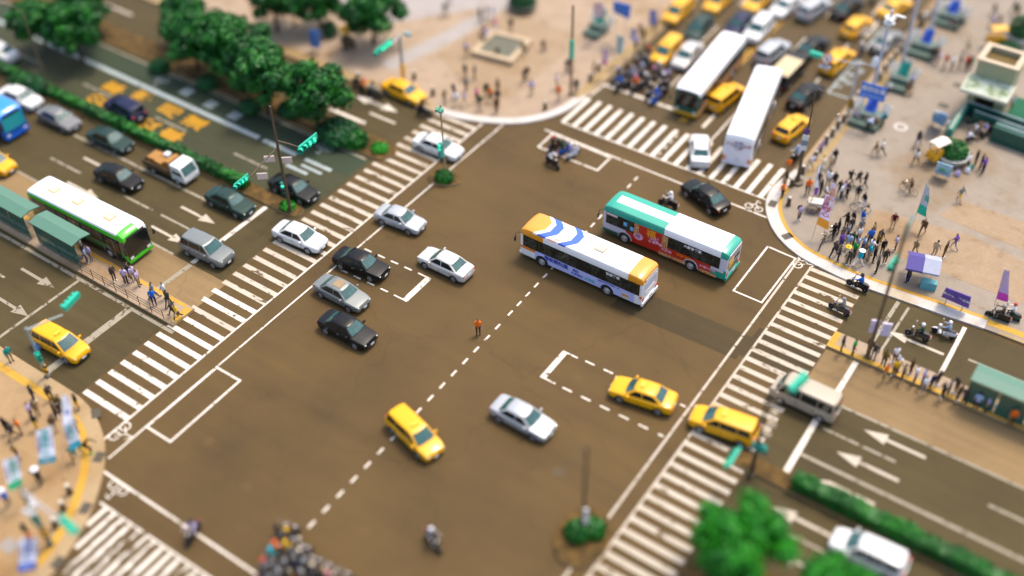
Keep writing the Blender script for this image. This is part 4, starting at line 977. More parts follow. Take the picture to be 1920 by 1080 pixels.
def person(px,py,shirt,legs,pose,place,face=None,z=.15,extra=None,sleeve=False,short=False,h=1.0,at=None,label=None,skirt=False):
    src,N=POSE[pose]; o=src.copy(); COL.objects.link(o); o.name='person'
    w=at if at is not None else P(px,py,z)
    o.location=w; bw=random.uniform(1.05,1.24); o.scale=(bw*h,bw*h,h*random.uniform(.95,1.05))
    if face is None: face=random.uniform(0,360)
    o.rotation_euler=(0,0,rad(face-90))
    def st(i,m):
        s=o.material_slots[i]; s.link='OBJECT'; s.material=m
    st(2,cloth(shirt)); st(4,cloth(legs)); st(5,SKIN if short else cloth(legs)); st(3,cloth(shirt) if sleeve else SKIN)
    st(6,cloth(random.choice(('black','dark','white','grey'))))
    worn=''
    for e in (extra or '').split('+'):
        if not e: continue
        kind,col=e.split(':'); c=CAPS[kind].copy(); COL.objects.link(c); c.parent=o; c.name=kind
        s=c.material_slots[0]; s.link='OBJECT'; s.material=mat('worn_'+col.replace(' ','_'),CL[col],.45 if kind=='helmet' else .85) if kind!='hair' else HAIR
        hp=N['head'][0]
        if kind in('helmet','sunhat','hair'): c.location=hp+Vector((0,0,.0))
        elif kind=='backpack': c.location=N['waist'][0]+Vector((0,-.17,-.05))
        else: c.location=N['hand0'][0]+Vector((0.03,0,-.40))
        worn={'helmet':f' and {col} helmet','sunhat':f' and {col} sun hat','hair':', long hair','backpack':f', {col} backpack','bag':f', {col} bag'}[kind]
    pw={'stand':'','relax':'','phone':'','walk':'walking ','stride':'striding ','step':'walking ','hold':'holding up things ','raise':'raising arms ','lunge':'lunging ','kneel':'crouching ','sit':'seated ','ride':'riding ','pedal':'cycling ','wait':'waiting '}[pose]
    if label is None:
        lg=f'{legs} {"shorts" if short else "trousers"}'
        for label in (f'person in {shirt} top, {lg}{worn}, {pw}{place}',f'person in {shirt} top, {lg}{worn}, {place}',f'person in {shirt} top, {lg}, {place}',f'person in {shirt}, {lg}, {place}',f'person in {shirt} and {legs}, {place}'):
            if len(label.split())<=12: break
    return tag(o,label,'person',None,px=(w.x,w.y))
# ------------------------------------------------------------------ motor scooters and bicycles
def make_scooter():
    pr=Proto(); r=pr.add(empty('scooter',link=False)); A=lambda o,p=r: pr.add(o,p)
    b=MB()
    def sec(x,w,z0,z1): return [Vector((x,y,z)) for y,z in ((-w*.7,z0),(w*.7,z0),(w,(z0+z1)/2),(w*.8,z1),(-w*.8,z1),(-w,(z0+z1)/2))]
    b.loft([sec(-.92,.05,.62,.72),sec(-.75,.15,.42,.74),(sec(-.35,.18,.28,.74)),sec(-.05,.17,.24,.66),sec(0.02,.19,.22,.34),sec(.30,.19,.22,.34),sec(.36,.18,.24,.40)])
    b.loft([[Vector((x,y,z)) for y in (-w,-w*.5,w*.5,w) ]+[Vector((x-.06,y,z)) for y in (w*.9,-w*.9)] for x,z,w in ((.40,.30,.19),(.46,.55,.21),(.44,.80,.19),(.36,.98,.12))])
    A(b.build('fairing',PAINT,smooth=45,link=False))
    b=MB(); b.loft([sec(-.82,.08,.74,.78),sec(-.70,.14,.73,.83),sec(-.30,.15,.73,.84),sec(-.06,.12,.68,.80)]); A(b.build('seat',BLACKP,smooth=50,link=False))
    for x in (.66,-.62):
        M=Matrix.Translation((x,0,.25))@Matrix.Rotation(-math.pi/2,4,'X'); b=MB(); b.lathe([(.14,-.05),(.22,-.055),(.25,-.03),(.25,.03),(.22,.055),(.14,.05)],14,0,M); wh=A(b.build('wheel',RUBBER,smooth=50,link=False))
        b=MB(); b.lathe([(.15,.04),(.05,.05),(0,.05)],10,0,M,cap=False); b.lathe([(.15,-.04),(.05,-.05),(0,-.05)],10,0,M,cap=False); pr.add(b.build('rim',RIM,smooth=30,link=False),wh)
    b=MB(); b.loft([sec(.50,.07,.50,.54),sec(.66,.075,.50,.56),sec(.88,.05,.40,.44)]); b.tube([(.62,0,.25),(.40,0,.95)],.035,6); A(b.build('front_fork',PAINT,link=False))
    b=MB(); b.tube([(.28,-.34,1.04),(.38,-.15,1.0),(.38,.15,1.0),(.28,.34,1.04)],.022,6); b.tube([(.34,-.24,1.02),(.36,-.32,1.24)],.01,4); b.tube([(.34,.24,1.02),(.36,.32,1.24)],.01,4); A(b.build('handlebar',BLACKP,link=False))
    for s in (1,-1):
        b=MB(); b.box((.36,s*.33,1.27),(.03,.12,.08)); A(b.build('mirror',CHROME,link=False))
    b=MB(); b.box((.45,0,.93),(.08,.16,.11)); A(b.build('headlight',LAMPW,link=False))
    b=MB(); b.box((-.90,0,.68),(.06,.18,.09)); A(b.build('tail_light',LAMPR,link=False))
    b=MB(); b.box((-.93,0,.52),(.015,.22,.14)); A(b.build('number_plate',PLATE,link=False))
    return pr
SCO=make_scooter()
SCP={n:paint('scooter_'+n.replace(' ','_'),CL[n]) for n in('black','white','red','blue','grey','dark green','pale blue','yellow','dark')}
def scooter(px,py,ang,colour,label,rider=None,z=0.0,group=None):
    w=P(px,py,z); o=SCO.copy((w.x,w.y,z),rad(ang),{'PAINT_SLOT':SCP[colour]}); o.name='motor_scooter'
    tag(o,label,'scooter',group,px=(w.x,w.y))
    if rider:
        sh,tr,hel,pose,lab=rider
        off=Vector((math.cos(rad(ang)),math.sin(rad(ang)),0))*-.28
        person(0,0,sh,tr,pose,'',ang,0,f'helmet:{hel}',True,at=Vector((w.x,w.y,z))+off,label=lab)
    return o
def make_bicycle():
    pr=Proto(); r=pr.add(empty('bicycle',link=False)); A=lambda o,p=r: pr.add(o,p)
    for x in (.52,-.50):
        b=MB(); b.tube([(x+.33*math.cos(t),0,.34+.33*math.sin(t)) for t in [2*math.pi*k/20 for k in range(21)]],.02,5)
        for k in range(8): b.tube([(x,0,.34),(x+.32*math.cos(k*.785),0,.34+.32*math.sin(k*.785))],.004,3)
        A(b.build('wheel',RUBBER,link=False))
    b=MB()
    for p,q in (((.52,0,.34),(.38,0,.92)),((.40,0,.80),(-.12,0,.76)),((.42,0,.72),(-.02,0,.32)),((-.02,0,.32),(-.16,0,.86)),((-.50,0,.34),(-.13,0,.72)),((-.50,0,.34),(-.02,0,.32))): b.tube([p,q],.02,6)
    A(b.build('frame',PAINT,link=False))
    b=MB(); b.tube([(.30,-.28,.98),(.40,-.1,.96),(.40,.1,.96),(.30,.28,.98)],.016,5); A(b.build('handlebar',CHROME,link=False))
    b=MB(); b.loft([[Vector((x,y,z)) for y,z in ((-w,.88),(w,.88),(w*.7,.93),(-w*.7,.93))] for x,w in ((-.30,.09),(-.2,.08),(-.02,.025))]); A(b.build('saddle',BLACKP,link=False))
    b=MB(); b.box((.58,0,.86),(.24,.28,.2)); A(b.build('basket',DSTEEL,link=False))
    return pr
BIC=make_bicycle()
def bicycle(px,py,ang,colour,label,z=.15):
    w=P(px,py,z); o=BIC.copy((w.x,w.y,z),rad(ang),{'PAINT_SLOT':SCP[colour]}); o.name='bicycle'; return tag(o,label,'bicycle',px=(w.x,w.y))
def crowd(rows,place,z=.15,short=False):
    for r in rows:
        px,py,s,t,po=r[:5]; ex=r[5] if len(r)>5 else None; fa=r[6] if len(r)>6 else None
        sh=t.endswith('*'); t=t.rstrip('*')
        person(px,py,s,t,po,place,fa,z,ex,sleeve=s in('black','dark','navy','brown','olive'),short=sh)
# the officer in the middle of the junction
person(897,628,'orange','black','relax','',-60,0.0,None,label='traffic warden in orange vest standing alone mid junction by the dashes',h=1.03)
# ---- plaza at the right: kerb side
crowd([(1476,326,'orange','khaki','stand'),(1472,347,'dark','dark','relax'),(1466,371,'orange','black','phone'),(1513,364,'orange','black','stand',None,-60),
 (1519,317,'white','beige*','walk'),(1545,316,'cream','white','kneel'),(1556,317,'cream','beige','stand'),(1562,309,'black','black','stand'),
 (1537,366,'black','black','stand'),(1547,366,'white','black','kneel'),(1572,368,'black','black','relax'),(1575,374,'white','black','stand'),(1580,368,'lilac','white','phone')],'near the curved kerb, white flags')
crowd([(1497,413,'lilac','dark','stand','backpack:black',-20)],'alone inside the kerb bend')
crowd([(1592,346,'black','dark*','walk','backpack:black'),(1607,347,'dark','black*','stride'),(1620,352,'black','dark','step')],'crossing behind the pink flags')
crowd([(1605,378,'black','beige','stand','hair:black'),(1617,391,'black','white','stand')],'behind the bicycle')
crowd([(1585,428,'black','black','phone','hair:black'),(1597,425,'black','black','stand'),(1613,424,'blue','white','stand'),(1587,450,'grey','dark*','stand'),(1611,440,'grey','grey','relax'),
 (1575,466,'purple','jeans*','stand'),(1562,481,'dark','black','walk'),(1595,464,'dark green','black','stand'),(1588,467,'pale blue','beige','walk'),(1606,472,'pale blue','dark','stand'),(1616,473,'pale blue','jeans','relax'),
 (1607,455,'white','dark','stand'),(1635,447,'khaki','dark','stand'),(1647,459,'dark','khaki','stand'),(1642,466,'olive','black','relax'),(1627,488,'cyan','beige','stand'),(1608,499,'cyan','white','walk','sunhat:white'),
 (1618,486,'brown','brown','stand'),(1585,494,'cream','beige','stand','sunhat:yellow'),(1590,497,'dark','dark','relax'),(1642,512,'dark','black','stand'),(1630,478,'white','navy','phone'),(1600,482,'green','dark','stand'),(1561,448,'black','dark','step')],'in the crowd waiting at the right crossing')
crowd([(1677,470,'lilac','dark','stand'),(1672,429,'maroon','beige','stand'),(1728,439,'brown','brown','walk'),(1713,478,'khaki','khaki','walk'),(1750,481,'beige','beige','stand'),(1768,483,'brown','olive','stand'),(1788,467,'purple','grey','walk'),(1797,378,'grey','yellow*','walk'),(1738,505,'grey','dark','stand'),(1700,530,'dark','navy','relax')],'on the open right plaza')
crowd([(1640,292,'olive','beige*','walk',None,200),(1652,291,'white','black','walk',None,200),(1719,275,'dark','jeans','walk','hair:black',260),(1715,308,'white','black','step','hair:black',240)],'in the middle of the right plaza')
crowd([(1812,318,'white','black','stand'),(1827,311,'black','brown','stand'),(1836,318,'navy','dark','relax'),(1841,326,'purple','navy','stand')],'talking right of the round planter')
crowd([(1745,115,'black','dark','stand'),(1752,118,'brown','dark','phone'),(1757,123,'lilac','beige','stand',None,190),(1769,130,'red','jeans','stand','backpack:dark',190),(1783,133,'white','dark','stand',None,170),(1797,131,'black','black','relax',None,200),(1809,132,'red','maroon','stand',None,150),(1817,132,'dark green','dark green','stand',None,150)],'in the queue before the subway entrance')
crowd([(1812,97,'cream','olive','stride',None,220),(1861,32,'dark','black','walk',None,240),(1860,52,'lilac','jeans','walk',None,230),(1871,52,'brown','brown','walk',None,230),(1897,28,'dark green','black','walk',None,60),(1903,36,'dark green','olive','step',None,60),(1875,86,'white','white','stand','hair:black')],'on the upper right plaza')
crowd([(1668,173,'white','black','sit',None,200),(1698,176,'brown','khaki','sit',None,-20),(1707,166,'lilac','dark','stand',None,160)],'at the second bench block')
crowd([(1653,239,'cyan','khaki','stand','backpack:black',150),(1623,248,'dark','black','kneel','sunhat:pale blue',60),(1634,242,'white','beige','kneel',None,150),(1643,242,'brown','beige','kneel',None,180),(1602,226,'lilac','dark','sit',None,0)],'at the nearest bench block')
crowd([(1772,31,'white','black','stand','helmet:white'),(1785,40,'dark','black','sit'),(1797,36,'white','black','stand','helmet:white'),(1803,38,'yellow','dark','sit'),(1768,13,'brown','dark','stand'),(1765,16,'dark','brown','stand')],'at the far bench block')
crowd([(1707,46,'dark','brown','walk'),(1722,50,'black','brown','walk'),(1729,47,'white','beige','stand'),(1720,63,'khaki','brown*','walk'),(1703,52,'beige','beige','step')],'on the kerb walk by the bollards')
crowd([(1778,243,'white','white','sit',None,-60),(1774,250,'dark green','dark','kneel',None,-60),(1812,266,'white','black','kneel',None,30),(1828,252,'white','dark','sit',None,200),(1845,250,'lilac','beige','sit',None,250),(1836,246,'khaki','brown','sit'),(1852,254,'black','dark','sit')],'below the subway stair wall')
crowd([(1857,200,'white','grey','stand','hair:black',200),(1864,206,'purple','purple','stand',None,200),(1893,208,'lilac','dark','stand')],'in the subway doorway')
crowd([(1570,440,'black','black','stand'),(1577,455,'dark','dark','relax'),(1592,437,'dark','jeans','stand'),(1628,460,'blue','dark','stand'),(1570,490,'dark','navy','stand'),(1652,478,'black','dark','stand'),(1657,495,'dark','brown','relax'),(1636,492,'black','black','stand')],'at the right crossing, in its crowd')
crowd([(1532,352,'dark','black','stand'),(1551,350,'white','dark','stand'),(1562,352,'black','navy','stand'),(1545,395,'red','dark','kneel'),(1586,372,'dark','black','stand'),(1468,360,'khaki','dark','stand')],'among the kerb side flags')
# ---- far plaza
FPL=[(875,106,'lilac','khaki','stand'),(901,42,'dark','brown','stand'),(912,38,'brown','khaki','stand'),(924,40,'lilac','white','stand'),(958,60,'dark','khaki','stand'),(908,66,'dark','brown','sit'),(906,84,'dark','dark','sit'),(914,72,'lilac','white','sit'),(1017,93,'brown','dark','sit'),(934,106,'dark green','dark','sit'),(980,100,'olive','dark','sit'),(930,62,'pink','white','stand')]
crowd(FPL,'around the square stone planter on the far plaza',.15)
crowd([(872,148,'dark','khaki','walk'),(890,149,'dark','brown','stand'),(852,184,'navy','khaki','stand'),(874,171,'grey','brown','stand'),(855,199,'white','beige','walk'),(871,199,'lilac','beige','walk'),(895,191,'pink','dark','stand'),(900,206,'dark green','grey','walk'),(912,182,'dark','khaki','stand'),(920,190,'orange','dark','stand'),(933,193,'dark','dark','stand'),(931,212,'brown','brown','stand'),(834,193,'khaki','dark','walk'),(934,176,'khaki','brown','stand')],'at the far plaza corner')
crowd([(982,156,'dark','khaki','stand'),(988,150,'brown','beige','stand'),(997,178,'lilac','beige','stand'),(1043,167,'lilac','beige','stand'),(1047,189,'orange','beige','stand'),(1064,135,'dark','brown','walk'),(1080,176,'dark','dark','stand'),(1068,128,'grey','brown','walk'),(836,31,'dark green','khaki','walk'),(843,7,'dark','dark','walk'),(1112,141,'khaki','khaki','stand')],'on the far plaza by the tall pole')
# ---- left corner
crowd([(16,812,'black','dark','stand'),(29,823,'dark','khaki','walk'),(42,814,'orange','beige*','stand',None,-90),(62,785,'lilac','dark','stand'),(73,779,'khaki','khaki','stand'),(71,806,'black','yellow','stand'),(65,751,'dark','dark','stand'),(97,750,'dark','dark','stand'),(107,783,'dark','black','stand'),(110,770,'olive','khaki','stand'),(149,768,'black','yellow*','stand','bag:white'),(107,811,'brown','beige','stand'),(37,862,'olive','brown','stand',None,-90),(120,768,'khaki','brown','stand')],'on the lower left pavement')
person(79,909,'black','black','hold','',170,.15,'sunhat:white',True,label='person all in black with white hat standing between two flags')
person(18,948,'blue','dark','hold','',-40,.15,'sunhat:white',True,label='person in bright blue vest and white hat at left edge')
person(57,1010,'black','orange','stand','',-90,.15,'hair:black',True,label='long haired person in black and orange above the blue flag')
person(141,862,'teal','black','walk','',-30,.15,None,True,label='person in teal top and black trousers under the second flag')
person(163,846,'black','black','lunge','',20,.15,None,True,label='person lunging in black with bright green shoes near the yellow line').material_slots[6].material=mat('green_shoes',(.06,.75,.03),.6)
person(146,812,'grey','dark','phone','',10,.15,'backpack:grey',True,label='person with grey backpack beside the long white flag')
person(22,678,'teal','khaki','stand','',0,.15,None,True,label='person in teal top at the kerb, far left of the left pavement')
# ---- platforms
crowd([(165,492,'pale blue','jeans','stand'),(172,488,'lilac','grey','stand'),(158,478,'grey','dark','stand'),(216,527,'dark','dark','stand'),(238,532,'lilac','dark','stand'),(244,522,'dark','dark','stand'),(252,527,'lilac','grey','stand'),(262,536,'lilac','khaki','stand'),(290,560,'grey','brown','walk'),(291,573,'blue','navy','stand'),(312,560,'white','khaki','stand'),(318,575,'dark','dark','walk'),(335,598,'yellow','dark','walk'),(326,592,'dark','black','walk')],'on the left bus platform',.22)
crowd([(1576,660,'dark','khaki','stand'),(1598,664,'green','brown','stand'),(1627,665,'brown','dark','stand'),(1636,674,'dark','grey','stand'),(1655,686,'olive','dark','stand'),(1675,681,'white','dark','stand'),(1681,696,'white','brown','stand'),(1656,711,'orange','khaki','stand'),(1675,706,'yellow','dark','stand'),(1690,712,'khaki','brown','stand'),(1706,701,'brown','olive','stand'),(1727,722,'lilac','navy','stand'),(1730,737,'white','grey','stand'),(1755,722,'dark','dark','stand'),(1765,746,'dark','black','stand'),(1789,737,'dark','khaki','stand'),(1793,751,'brown','dark','stand'),(1742,731,'navy','dark','stand'),(1776,741,'grey','dark','stand'),(1827,768,'pale blue','dark','stand'),(1848,772,'lilac','dark','stand'),(1893,797,'orange','brown','stand'),(1806,757,'dark','dark','stand'),(1714,716,'white','dark','stand')],'in the right bus platform queue',.22)
# ---- riders
def rd(px,py,a,col,sh,tr,hel,place,pose='ride'): scooter(px,py,a,col,f'{col} motor scooter {place}',(sh,tr,hel,pose,f'rider, {sh} top, {hel} helmet, {place}'))
rd(364,1008,-75,'black','lilac','dark','black','on the white line at lower left')
rd(814,1022,-20,'dark','grey','black','white','alone at the bottom of the junction')
rd(1036,312,-15,'black','white','black','black','just outside the top waiting box')
rd(1040,280,80,'black','dark','brown','red','in the top waiting box',"wait"); rd(1058,288,80,'blue','dark green','dark','dark','in the top waiting box',"wait"); rd(1074,294,80,'white','lilac','pale blue','white','in the top waiting box',"wait")
rd(1252,388,182,'black','white','dark','white','between green bus and black sedan')
rd(1606,541,175,'black','blue','black','black','at the kerb end of the right crosswalk'); rd(1572,586,170,'dark','grey','dark','grey','riding over the right crosswalk')
rd(1718,634,180,'dark','dark green','black','white','first in the right approach lane'); rd(1768,630,180,'white','pale blue','dark','white','second in the right approach lane')
rd(1490,303,-100,'black','pale blue','dark','pale blue','at the right kerb by the dark lamp post')
rd(1613,104,88,'black','grey','dark','white','with glowing tail light ahead of the van taxi')
rd(796,217,0,'black','black','black','black','in front of the yellow taxi at far plaza')
rd(676,165,0,'dark','dark','brown','white','behind the yellow taxi at far plaza'); rd(688,176,0,'black','orange','khaki','lilac' if False else 'pink','behind the yellow taxi at far plaza'); rd(704,181,0,'dark','grey','dark','dark','behind the yellow taxi at far plaza')
rd(1888,598,180,'dark green','white','dark','red','beside the right plaza kerb'); rd(1868,600,180,'black','dark','dark','grey','beside the right plaza kerb'); rd(1635,8,-90,'black','dark','dark','black','at top edge between cars')
random.seed(11)
cs=['black','dark','black','dark','black','red','dark green']; hs=['white','black','grey','blue','red','yellow','pale blue','orange','cream','pink','teal']
ss=['dark','black','grey','navy','white','lilac','brown','khaki']
bottom=[(530,1000,'dark','black'),(548,1004,'black','yellow'),(526,1018,'black','black'),(527,1030,'orange','orange'),(545,1028,'yellow','yellow'),(518,1040,'teal','cyan'),(536,1046,'brown','black'),(558,1038,'grey','dark'),(572,1044,'black','cream'),(504,1062,'grey','red'),(525,1068,'grey','dark'),(545,1062,'dark','grey'),(563,1064,'navy','black'),(580,1062,'dark','grey'),(595,1068,'dark','cream'),(512,1084,'grey','dark'),(535,1086,'dark','grey'),(556,1084,'brown','olive'),(577,1084,'dark','grey'),(600,1086,'black','black'),(625,1086,'dark','pink'),(612,1076,'khaki','brown'),(645,1092,'dark','brown')]
for i,(x,y,s,h) in enumerate(bottom):
    c=cs[(i*3)%5 if i%4 else 0]; scooter(x,y+9,93+random.uniform(-8,8),c,f'{c} motor scooter in the pack at the bottom edge',(s if s in CL else 'dark','dark',h,'wait',f'rider, {s} top, {h} helmet, bottom scooter pack'))
top=[(1156,150,'dark','blue'),(1160,163,'blue','dark'),(1178,158,'dark','dark green'),(1184,150,'lilac','grey'),(1190,166,'orange','pink'),(1200,142,'grey','pale blue'),(1206,160,'dark','white'),(1217,178,'dark','cream'),(1228,188,'blue','blue'),(1240,160,'dark','white'),(1222,150,'dark','pink'),(1232,140,'grey','white'),(1210,128,'dark','grey'),(1248,148,'lilac','dark'),(1172,142,'dark','brown'),(1196,118,'dark','dark green'),(1212,110,'dark','red'),(1228,84,'navy','navy'),(1200,92,'olive','black'),(1216,70,'dark','lilac'),(1190,130,'brown','grey'),(1246,172,'black','grey')]
for i,(x,y,s,h) in enumerate(top):
    if i in (17,18,19): continue
    c=cs[(i*3+1)%4 if i%6 else 1] if i!=8 else 'blue'; scooter(x,y+6,-92+random.uniform(-8,8),c,f'{c} motor scooter in the pack at the top stop line',(s,'dark',h,'wait',f'rider, {s} top, {h} helmet, top scooter pack'))
for x,y,s in ((1228,60,'navy'),(1206,80,'olive'),(1222,50,'dark'),(1192,96,'lilac'),(1200,70,'brown')): person(x,y,s,'dark','stand','along the outer kerb of the side street')
bicycle(1611,397,10,'grey','grey bicycle behind the pink flags'); bicycle(1540,462,95,'dark','dark bicycle nearest the right kerb, under the orange flag'); bicycle(1556,448,80,'black','black bicycle in the waiting crowd by the orange flag')
bicycle(1702,362,170,'dark','bicycle of the tricycle vendor alone on the right plaza'); person(1700,362,'brown','dark','pedal','',170,.15,None,True,label='cyclist in brown jacket riding alone across the right plaza',at=P(1702,362,.15)-Vector((-.2,0,0)))
for i,(x,y,a) in enumerate(((1828,262,40),(1790,48,60),(1796,52,70))): scooter(x,y,a,'black',['black motor scooter parked below the subway stair wall','black motor scooter parked at the far bench block','black motor scooter parked at the far bench block'][i],None,.15)
# ------------------------------------------------------------------ street furniture
def T(o,label,cat,group=None):
    w=o.location; return tag(o,label,cat,group,px=(w.x,w.y))
def signal_head(par,c,ax,fc,n=3,m=None,s=1.0):
    """housing with n visored lenses; ax long axis, fc facing"""
    ax=Vector(ax).normalized(); fc=Vector(fc).normalized(); up=fc.cross(ax).normalized(); c=Vector(c)
    R=Matrix((ax,fc,up)).transposed(); b=MB(); L=.40*n*s
    b.box(c,(L,.26*s,.40*s),M=R)
    for i in range(n):
        q=c+ax*((i-(n-1)/2)*.40*s)
        b.tube([q+fc*.12*s,q+fc*.36*s],[.165*s,.175*s],12,0,False); b.box(q+fc*.0+up*.19*s,(.3*s,.2*s,.06*s),M=R)
    h=b.build('signal_housing',m or SIGG,par)
    for i in range(n):
        q=c+ax*((i-(n-1)/2)*.40*s)+fc*.145*s; b=MB(); b.tube([q,q+fc*.02],.145*s,12)
        b.build('lens',(LENSR,LENSA,LENSG)[min(i,2)],h)
    return h
LENSR=mat('lens_red',(.16,.012,.008),.3); LENSA=mat('lens_amber',(.20,.10,.01),.3); LENSG=mat('lens_green',(.02,.55,.30),.3,emit=(.05,.9,.5,1.5))
def post(name,label,cat,base,h,r0,r1,m,z=.15,foot=True,at=None):
    w=at if at is not None else P(base[0],base[1],z)
    o=empty(name,w); T(o,label,cat)
    b=MB(); b.tube([(0,0,0),(0,0,h*.5),(0,0,h)],[r0,(r0+r1)/2,r1],10); b.build('pole',m,o,smooth=50)
    if foot:
        b=MB(); b.prism([(.28*math.cos(t),.28*math.sin(t)) for t in [math.pi/4+k*math.pi/2 for k in range(4)]],0,.10); b.build('base_plate',DSTEEL,o)
    return o,w
def stripes(o,r,z0,z1,m=None):
    b=MB(); b.tube([(0,0,z0),(0,0,z1)],r,12); p=b.build('hazard_band',m or HAZ,o); return p
HAZ=surf('hazard_stripes',lambda nt,v:(lambda w:(nt.links.new(v,w.inputs['Vector']),ramp(nt,w.outputs['Fac'],[(.5,(.72,.38,.01)),(.56,(.03,.025,.02))]))[1])((lambda w:(setattr(w,'bands_direction','DIAGONAL'),w.inputs['Scale'].__setattr__('default_value',1.3),w)[2])(nt.nodes.new('ShaderNodeTexWave'))),.6)
def arm(o,w,p0,p1,r=.06,m=STEEL):
    b=MB(); b.tube([Vector(p0)-w,(Vector(p0)+Vector(p1))/2-w+Vector((0,0,.05)),Vector(p1)-w],[r*1.2,r,r*.8],8); return b.build('mast_arm',m,o,smooth=50)
# lower left corner signal
o,w=post('traffic_light','grey green traffic light with cameras and hanging green signal, lower left corner','traffic light',(95,1022),5.9,.17,.11,mat('pole_grey_green',(.13,.15,.12),.6))
stripes(o,.19,.9,1.9); e=P(112,976,5.3); arm(o,w,w+Vector((0,0,5.6)),e,.075,STEEL)
signal_head(o,P(132,983,5.15)-w,P(150,1000,5.15)-P(116,967,5.15),(-.4,-1,-.15),4,None,1.0)
signal_head(o,P(68,975,3.2)-w,(0,0,1),(-1,-.2,0),2,SIGD,.9)
for dx,dy,dz in ((.35,.1,4.3),(-.25,.3,4.1),(.1,-.35,4.0),(.4,-.2,3.9)):
    b=MB(); b.box((dx,dy,dz),(.5,.2,.2),0,dx*3); b.tube([(0,0,dz),(dx,dy,dz)],.03,5); b.build('camera',CARP['white'],o)
# left blurred signal on the same pavement
o,w=post('traffic_light','pale pole with green signal arm over the yellow minivan taxi','traffic light',(90,706),4.9,.13,.09,mat('pole_pale_teal',(.24,.33,.33),.6))
arm(o,w,w+Vector((0,0,4.7)),P(118,590,5.0),.07,mat('arm_pale',(.36,.40,.36),.6)); signal_head(o,P(134,565,5.0)-w,P(148,550,5.0)-P(120,580,5.0),(-1,-.3,0),4); stripes(o,.16,.4,1.2)
signal_head(o,Vector((.15,-.1,2.3)),(0,0,1),(1,-.3,0),2,SIGG,.9)
b=MB(); b.box((-.1,.1,3.0),(.5,.08,.6)); b.build('sign_plate',mat('sign_blue',(.05,.20,.62),.5),o)
# dark lamp post on the right kerb
o,w=post('lamp_post','tall dark lamp post with violet and white banners at the right kerb','lamp post',(1494,343),9.2,.15,.05,DSTEEL)
b=MB(); b.lathe([(.55,0),(.55,.22),(.30,.30),(.22,.55),(.16,.8)],12); b.build('pedestal',DSTEEL,o,smooth=40)
b=MB(); b.tube([(0,0,9.1),(.25,-.2,9.5),(.9,-.5,9.6),(1.5,-.9,9.4)],.035,6); b.build('lamp_arm',DSTEEL,o)
for z,m in ((5.35,TXV),(4.75,CARP['white']),(4.2,mat('banner_bluegrey',(.20,.24,.34),.6)),(3.75,CARP['white'])):
    b=MB(); b.box((.0,-.19,z),(.5,.05,.5),0,.3); b.build('sign_plate',m,o)
# traffic mast with no turn sign
o,w=post('traffic_light','grey traffic mast with round no turn sign and striped base on the right','traffic light',(1588,217),5.5,.14,.09,STEEL)
stripes(o,.17,.9,1.9); pe=P(1545,107,5.3); arm(o,w,w+Vector((0,0,5.3)),pe,.05)
arm(o,w,w+Vector((0,0,5.45)),P(1641,124,5.4),.045)
b=MB(); b.lathe([(.0,-.06),(.28,-.05),(.32,0),(.26,.05),(0,.07)],14,0,Matrix.Translation(P(1641,116,5.6)-w)@Matrix.Rotation(1.2,4,'X')@Matrix.Diagonal((1,1.7,1,1))); b.build('lamp',CARP['white'],o,smooth=50)
sc=P(1551,110,5.4)-w; vd=Vector((.25,-.93,.3)).normalized()
xr=Vector((-vd.y,vd.x,0)).normalized()*1; 
F=frame(sc,(1,.25,0),vd.cross(Vector((1,.25,0))))
b=MB(); n=22
def disc(b,r,off,mi):
    b.add([F@Vector((r*math.cos(2*math.pi*k/n),r*math.sin(2*math.pi*k/n),off)) for k in range(n)],[tuple(range(n))],mi)
disc(b,.50,.0,0); disc(b,.40,.012,1)
b.add([F@Vector(p) for p in ((-.05,-.25,.02),(.05,-.25,.02),(.05,.08,.02),(-.05,.08,.02))],[(0,1,2,3)],2); b.add([F@Vector(p) for p in ((-.22,.05,.021),(.0,.05,.021),(.0,.13,.021),(-.22,.13,.021))],[(0,1,2,3)],2)
b.add([F@Vector(p) for p in ((-.32,.26,.03),(-.26,.32,.03),(.32,-.26,.03),(.26,-.32,.03))],[(0,1,2,3)],0)
b.build('no_turn_sign',[mat('sign_red',(.78,.16,.02),.5),CARP['white'],BLACKP],o)
F2=F@Matrix.Translation((-.05,-.72,0)); b=MB(); b.add([F2@Vector(p) for p in ((-.5,-.15,0),(.5,-.15,0),(.5,.15,0),(-.5,.15,0),(-.5,-.15,-.03),(.5,-.15,-.03),(.5,.15,-.03),(-.5,.15,-.03))],[(0,1,2,3),(4,7,6,5),(0,4,5,1),(1,5,6,2),(2,6,7,3),(3,7,4,0)]); sp=b.build('sign_plate',CARP['white'],o)
lettering('公車除外',.2,TXB,F2@Matrix.Translation((0,0,.02)),o,.02)
signal_head(o,P(1530,103,5.2)-w,P(1540,106,5.2)-P(1518,99,5.2),(0,1,0),3)
# white lamp masts rising from the bench blocks
WPOLE=mat('lamp_mast_pale',(.50,.50,.56),.5)
def mast(px,py,lab,h=9.6):
    o,w=post('lamp_post',lab,'lamp post',(px,py),h,.19,.12,WPOLE,.15,False)
    for z in (8.4,8.9):
        b=MB(); b.lathe([(0,z+.1),(.45,z+.04),(.50,z),(.2,z-.06),(.12,z-.08)],14,0,cap=False); b.build('lamp_disc',CARP['white'],o,smooth=40)
    b=MB(); b.box((.75,.1,h-.4),(.9,.25,.1)); b.tube([(0,0,h-.45),(.5,.05,h-.4)],.04,6); b.build('luminaire',CARP['white'],o)
mast(1629,196,'pale lamp mast behind the blue lettered sign'); mast(1689,125,'pale lamp mast above the middle bench block'); mast(1742,62,'pale lamp mast above the third bench block'); 
